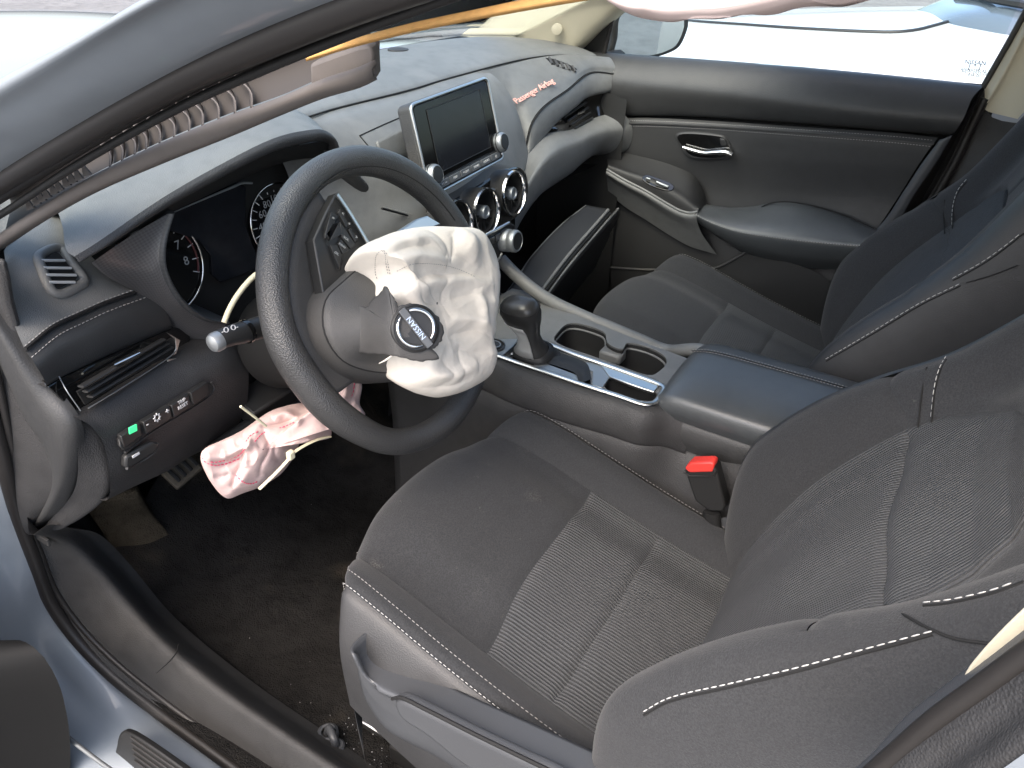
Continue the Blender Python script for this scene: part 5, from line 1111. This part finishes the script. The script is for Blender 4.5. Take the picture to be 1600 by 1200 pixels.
tube('trim_lip', pts('@x-.832 -20,1040 8,1052 24,1066 40,1100 52,1150 56,1200 54,1260'), .0042, M['dashlow'], dd, 8, n=40)
# ------------------------------------------------------------------ loosened A pillar trim with its ribs
tp = thing('loose_pillar_trim', 'brown grey pillar trim hanging loose along the windscreen, its ribs showing', 'pillar trim', tuple(unproj(300, 240, 'x', -.6)))
r0 = pts('@x-.60 -10,392,-.66 60,345,-.65 140,300,-.64 250,252,-.625 350,212,-.61 430,178,-.60 500,150,-.59 560,132,-.585 584,120,-.58')
r1 = pts('@x-.60 -10,372,-.66 60,325,-.65 140,278,-.64 250,226,-.625 350,186,-.61 430,158,-.60 500,128,-.59 560,108,-.585 586,96,-.58')
grid('flange', loft([r0+np.array([.01, .005, -.004]), r0, r0*.5+r1*.5+np.array([-.003, 0, 0]), r1, r1+np.array([.02, .015, -.002])], 70, 16), M['brown'], tp, solid=.003)
r2 = pts('@x-.57 -10,300,-.63 60,255,-.62 140,205,-.61 250,150,-.595 340,102,-.58 420,64,-.57 490,38,-.56 550,30,-.555 586,60,-.555')
grid('channel', loft([r1+np.array([.02, .012, 0]), cr(r1, 30)*.4+cr(r2, 30)*.6+np.array([.03, .02, 0]), r2], 60, 12), M['darkbrown'], tp)
R1 = cr(r1, 200); R2 = cr(r2, 200)
for k in range(11):
    f_ = .42+k*.034; i = int(f_*199); j = int((f_-.055)*199)
    a_ = R1[i]+np.array([.006, 0, .001]); b_2 = a_*.30+R2[j]*.70
    c_ = cr([a_, a_*.55+b_2*.45+np.array([.004, -.005, .002]), b_2+np.array([-.0, -.004, 0])], 12)
    grid('rib', np.stack([c_+np.array([.014, .016, 0]), c_+np.array([.007, .008, 0]), c_]), M['darkbrown'], tp, solid=.0016)
    tube('rib_edge', c_+np.array([-.001, -.001, 0]), .0006, M['brown'], tp, 5)
for k in range(10):
    i = int((.17+k*.022)*199); c = R1[i]+np.array([0, 0, .003])
    tube('tooth', [c, c+np.array([0, .004, .011])], [.005, .0012], M['brown'], tp, 4)
prism('end_block', pts('@x-.575 484,100 520,86 560,72 576,70 584,80 586,118 580,128 540,140 500,152 486,150'), (.02, .01, 0), M['brown'], tp, .006)
# ------------------------------------------------------------------ curtain airbag and its orange strip along the roof edge
ct = thing('curtain_airbag', 'limp pale pink curtain airbag hanging along the top edge of the door opening', 'airbag', tuple(unproj(1000, -10, 'x', -.60)))
o0_ = pts('@x-.60 478,96 560,72 650,50 740,32 850,12 960,-6'); o1_ = pts('@x-.60 480,84 560,58 650,34 740,15 850,-8 960,-30')
grid('orange_strip', loft([o0_, (o0_+o1_)/2+np.array([-.004, -.004, 0]), o1_], 50, 8), M['orange'], ct, solid=.004)
c0 = pts('@x-.62 930,-16 945,-2 965,10 990,22 1020,30 1060,34 1110,32 1150,26 1200,20 1240,12 1290,6 1350,2 1420,-3 1500,-14'); c1 = pts('@x-.60 930,-40 960,-30 1000,-16 1040,-8 1070,-4 1110,-6 1150,-10 1200,-20 1250,-28 1300,-36 1360,-44 1430,-50 1500,-55')
C0 = cr(c0, 60); C1 = cr(c1, 60); CG = loft([C0+np.array([.03, 0, .01]), C0+np.array([.006, 0, -.001]), C0, C0*.7+C1*.3+np.array([-.012, 0, .003]), C0*.3+C1*.7+np.array([-.008, 0, 0]), C1, C1+np.array([.03, 0, .02])], 60, 40)
CG = CG+(vnoise(CG*np.array([60, 45, 60]))-.5)[..., None]*np.array([-.016, 0, .006])+(1-np.abs(2*vnoise(CG*np.array([90, 34, 90])+3)-1)-.5)[..., None]*np.array([-.010, 0, .005])
grid('curtain', CG, M['palebag'], ct)

# ------------------------------------------------------------------ floor hook, glass crumbs
hk = thing('floor_hook', 'grey mat hook on the carpet near the seat', 'hook', tuple(unproj(520, 1150, 'z', .01)))
hc = unproj(512, 1145, 'z', .008); hc2 = unproj(525, 1166, 'z', .008)
lathe('hook_base', hc, (0, 0, 1), [(.016, -.006), (.0155, .001), (.012, .004), (.009, .003)], M['seatplastic'], hk, 28)
lathe('hook_base', hc2, (0, 0, 1), [(.013, -.006), (.0125, .001), (.010, .004), (.006, .003)], M['seatplastic'], hk, 28)
tube('hook_bar', [hc+np.array([0, 0, .002]), hc+np.array([0, -.004, .014]), hc2+np.array([0, .002, .014]), hc2+np.array([0, 0, .002])], .0058, M['seatplastic'], hk, 10, n=20)
V = []; F = []
for k in range(60):
    x, y = rng.uniform(-.62, -.2), rng.uniform(.45, 1.0); s = rng.uniform(.0005, .0013)
    if k < 40: x, y = rng.normal(-.585, .025), rng.normal(.54, .05)
    o = len(V); q = rng.uniform(0, 6.28); z = .004
    for j in range(3): V.append((x+s*math.cos(q+j*2.1), y+s*math.sin(q+j*2.1), z))
    V.append((x, y, z+s*1.2)); F += [(o, o+1, o+3), (o+1, o+2, o+3), (o+2, o, o+3), (o+2, o+1, o)]
cb_ = mk('glass_crumbs', V, F, M['print'], None, smooth=False); stuff(cb_); tag(cb_, 'pale crumbs of glass and grit scattered on the dark carpet', 'debris')

# ------------------------------------------------------------------ outside: yard ground and the white car beyond the far window
gr = mk('ground', [(-60, -60, -.36), (60, -60, -.36), (60, 60, -.36), (-60, 60, -.36)], [(0, 1, 2, 3)], M['ground'], None, smooth=False); struct(gr)
wc = thing('parked_car', 'white car parked close beyond the far window', 'car', (2.6, .5, -.36))
H0 = pts('!1.55,2.2,.30 !1.52,1.2,.50 !1.50,.4,.60 !1.50,-.4,.62 !1.50,-1.2,.62'); H1 = pts('!1.75,2.3,.40 !1.72,1.3,.57 !1.72,.5,.66 !1.72,-.3,.70 !1.72,-1.2,.72'); H2 = pts('!2.3,2.4,.44 !2.3,1.4,.60 !2.3,.6,.70 !2.3,-.1,.755 !2.3,-1.0,.80'); H3 = pts('!3.2,2.3,.42 !3.2,1.3,.58 !3.2,.5,.67 !3.2,-.2,.72 !3.2,-1.1,.76')
WH = loft([pts('!1.55,2.2,-.2 !1.50,1.2,-.2 !1.48,.4,-.2 !1.48,-.4,-.2 !1.48,-1.2,-.2'), pts('!1.52,2.2,.1 !1.47,1.2,.15 !1.45,.4,.2 !1.45,-.4,.2 !1.45,-1.2,.2'), H0, H1, H2, H3], 40, 60)
whood = grid('hood', WH, M['whitepaint'], wc)
P = drape('1050,31 1100,35 1160,39 1230,44 1300,48 1360,50.5 1400,51 1430,48 1455,42 1480,35', [whood], .004)
if len(P) > 3: tube('panel_gap', P, .0075, M['button'], wc, 8, n=60)
P = drape('1090,46 1200,56 1300,62 1400,66 1500,72', [whood], .002)
w0 = drape('1392,0 1430,16 1480,36 1530,47 1575,55 1610,60', [whood], -.002)
if len(w0) > 3:
    w1 = w0+np.array([.25, -.45, .22]); w2 = w0+np.array([.55, -1.0, .40])
    grid('windscreen', loft([w0, w1, w2], 30, 14), M['tint'], wc, solid=.01)
    tube('wiper', w0*.75+w1*.25+np.array([-.01, 0, .02]), .012, M['button'], wc, 6)
# ------------------------------------------------------------------ inner body panels that close the cabin
grid('door_inner_skin', np.stack([pts('!.745,1.15,.735 !.745,.8,.735 !.745,.0,.765'), pts('!.745,1.15,.4 !.745,.8,.4 !.745,.0,.4'), pts('!.745,1.15,-.3 !.745,.8,-.3 !.745,.0,-.3')]), M['void'], bd, solid=.01)
grid('kick_panel', np.stack([pts('!.66,.72,.66 !.70,1.16,.72'), pts('!.66,.72,.3 !.70,1.16,.3'), pts('!.66,.72,.0 !.70,1.16,.0')]), M['black'], bd)
grid('front_wing', loft([pts('!-.80,1.02,.70 !-.80,1.4,.70 !-.80,1.75,.69 !-.79,2.2,.66 !-.77,2.62,.62'), pts('!-.85,1.02,.66 !-.86,1.4,.66 !-.87,1.75,.64 !-.86,2.2,.60 !-.80,2.66,.54'), pts('!-.86,1.02,.45 !-.88,1.4,.45 !-.90,1.75,.44 !-.88,2.2,.40 !-.80,2.68,.36'), pts('!-.86,1.02,-.1 !-.87,1.4,-.1 !-.88,1.75,-.1 !-.86,2.2,-.1 !-.78,2.66,-.1')], 40, 24), M['paint'], bd, solid=.008)
grid('hinge_post', np.stack([pts('!-.72,1.0,.71 !-.86,1.03,.69'), pts('!-.735,1.02,.4 !-.87,1.03,.4'), pts('!-.735,1.02,-.2 !-.86,1.03,-.2')]), M['paint'], bd, solid=.008)
grid('cowl_side', np.stack([pts('!-.73,1.02,.715 !-.73,1.22,.72'), pts('!-.735,1.02,.4 !-.735,1.22,.4'), pts('!-.73,1.02,-.3 !-.73,1.22,-.3')]), M['black'], bd, solid=.01)
grid('firewall', np.stack([pts('!-.74,1.20,.745 !0,1.24,.75 !.74,1.20,.745'), pts('!-.74,1.2,.3 !0,1.22,.3 !.74,1.2,.3'), pts('!-.74,1.2,-.3 !0,1.2,-.3 !.74,1.2,-.3')]), M['void'], bd, solid=.01)
grid('floor_pan', np.stack([pts('!-.74,-1.2,-.06 !.74,-1.2,-.06'), pts('!-.74,1.22,-.06 !.74,1.22,-.06')]), M['void'], bd, solid=.01)
grid('far_outer_side', np.stack([pts('!.80,1.1,.70 !.82,.4,.735 !.82,-.5,.76 !.80,-1.4,.78'), pts('!.86,1.1,.4 !.88,.4,.4 !.88,-.5,.4 !.86,-1.4,.4'), pts('!.84,1.1,-.2 !.84,.4,-.2 !.84,-.5,-.2 !.84,-1.4,-.2')]), M['paint'], bd, solid=.01)
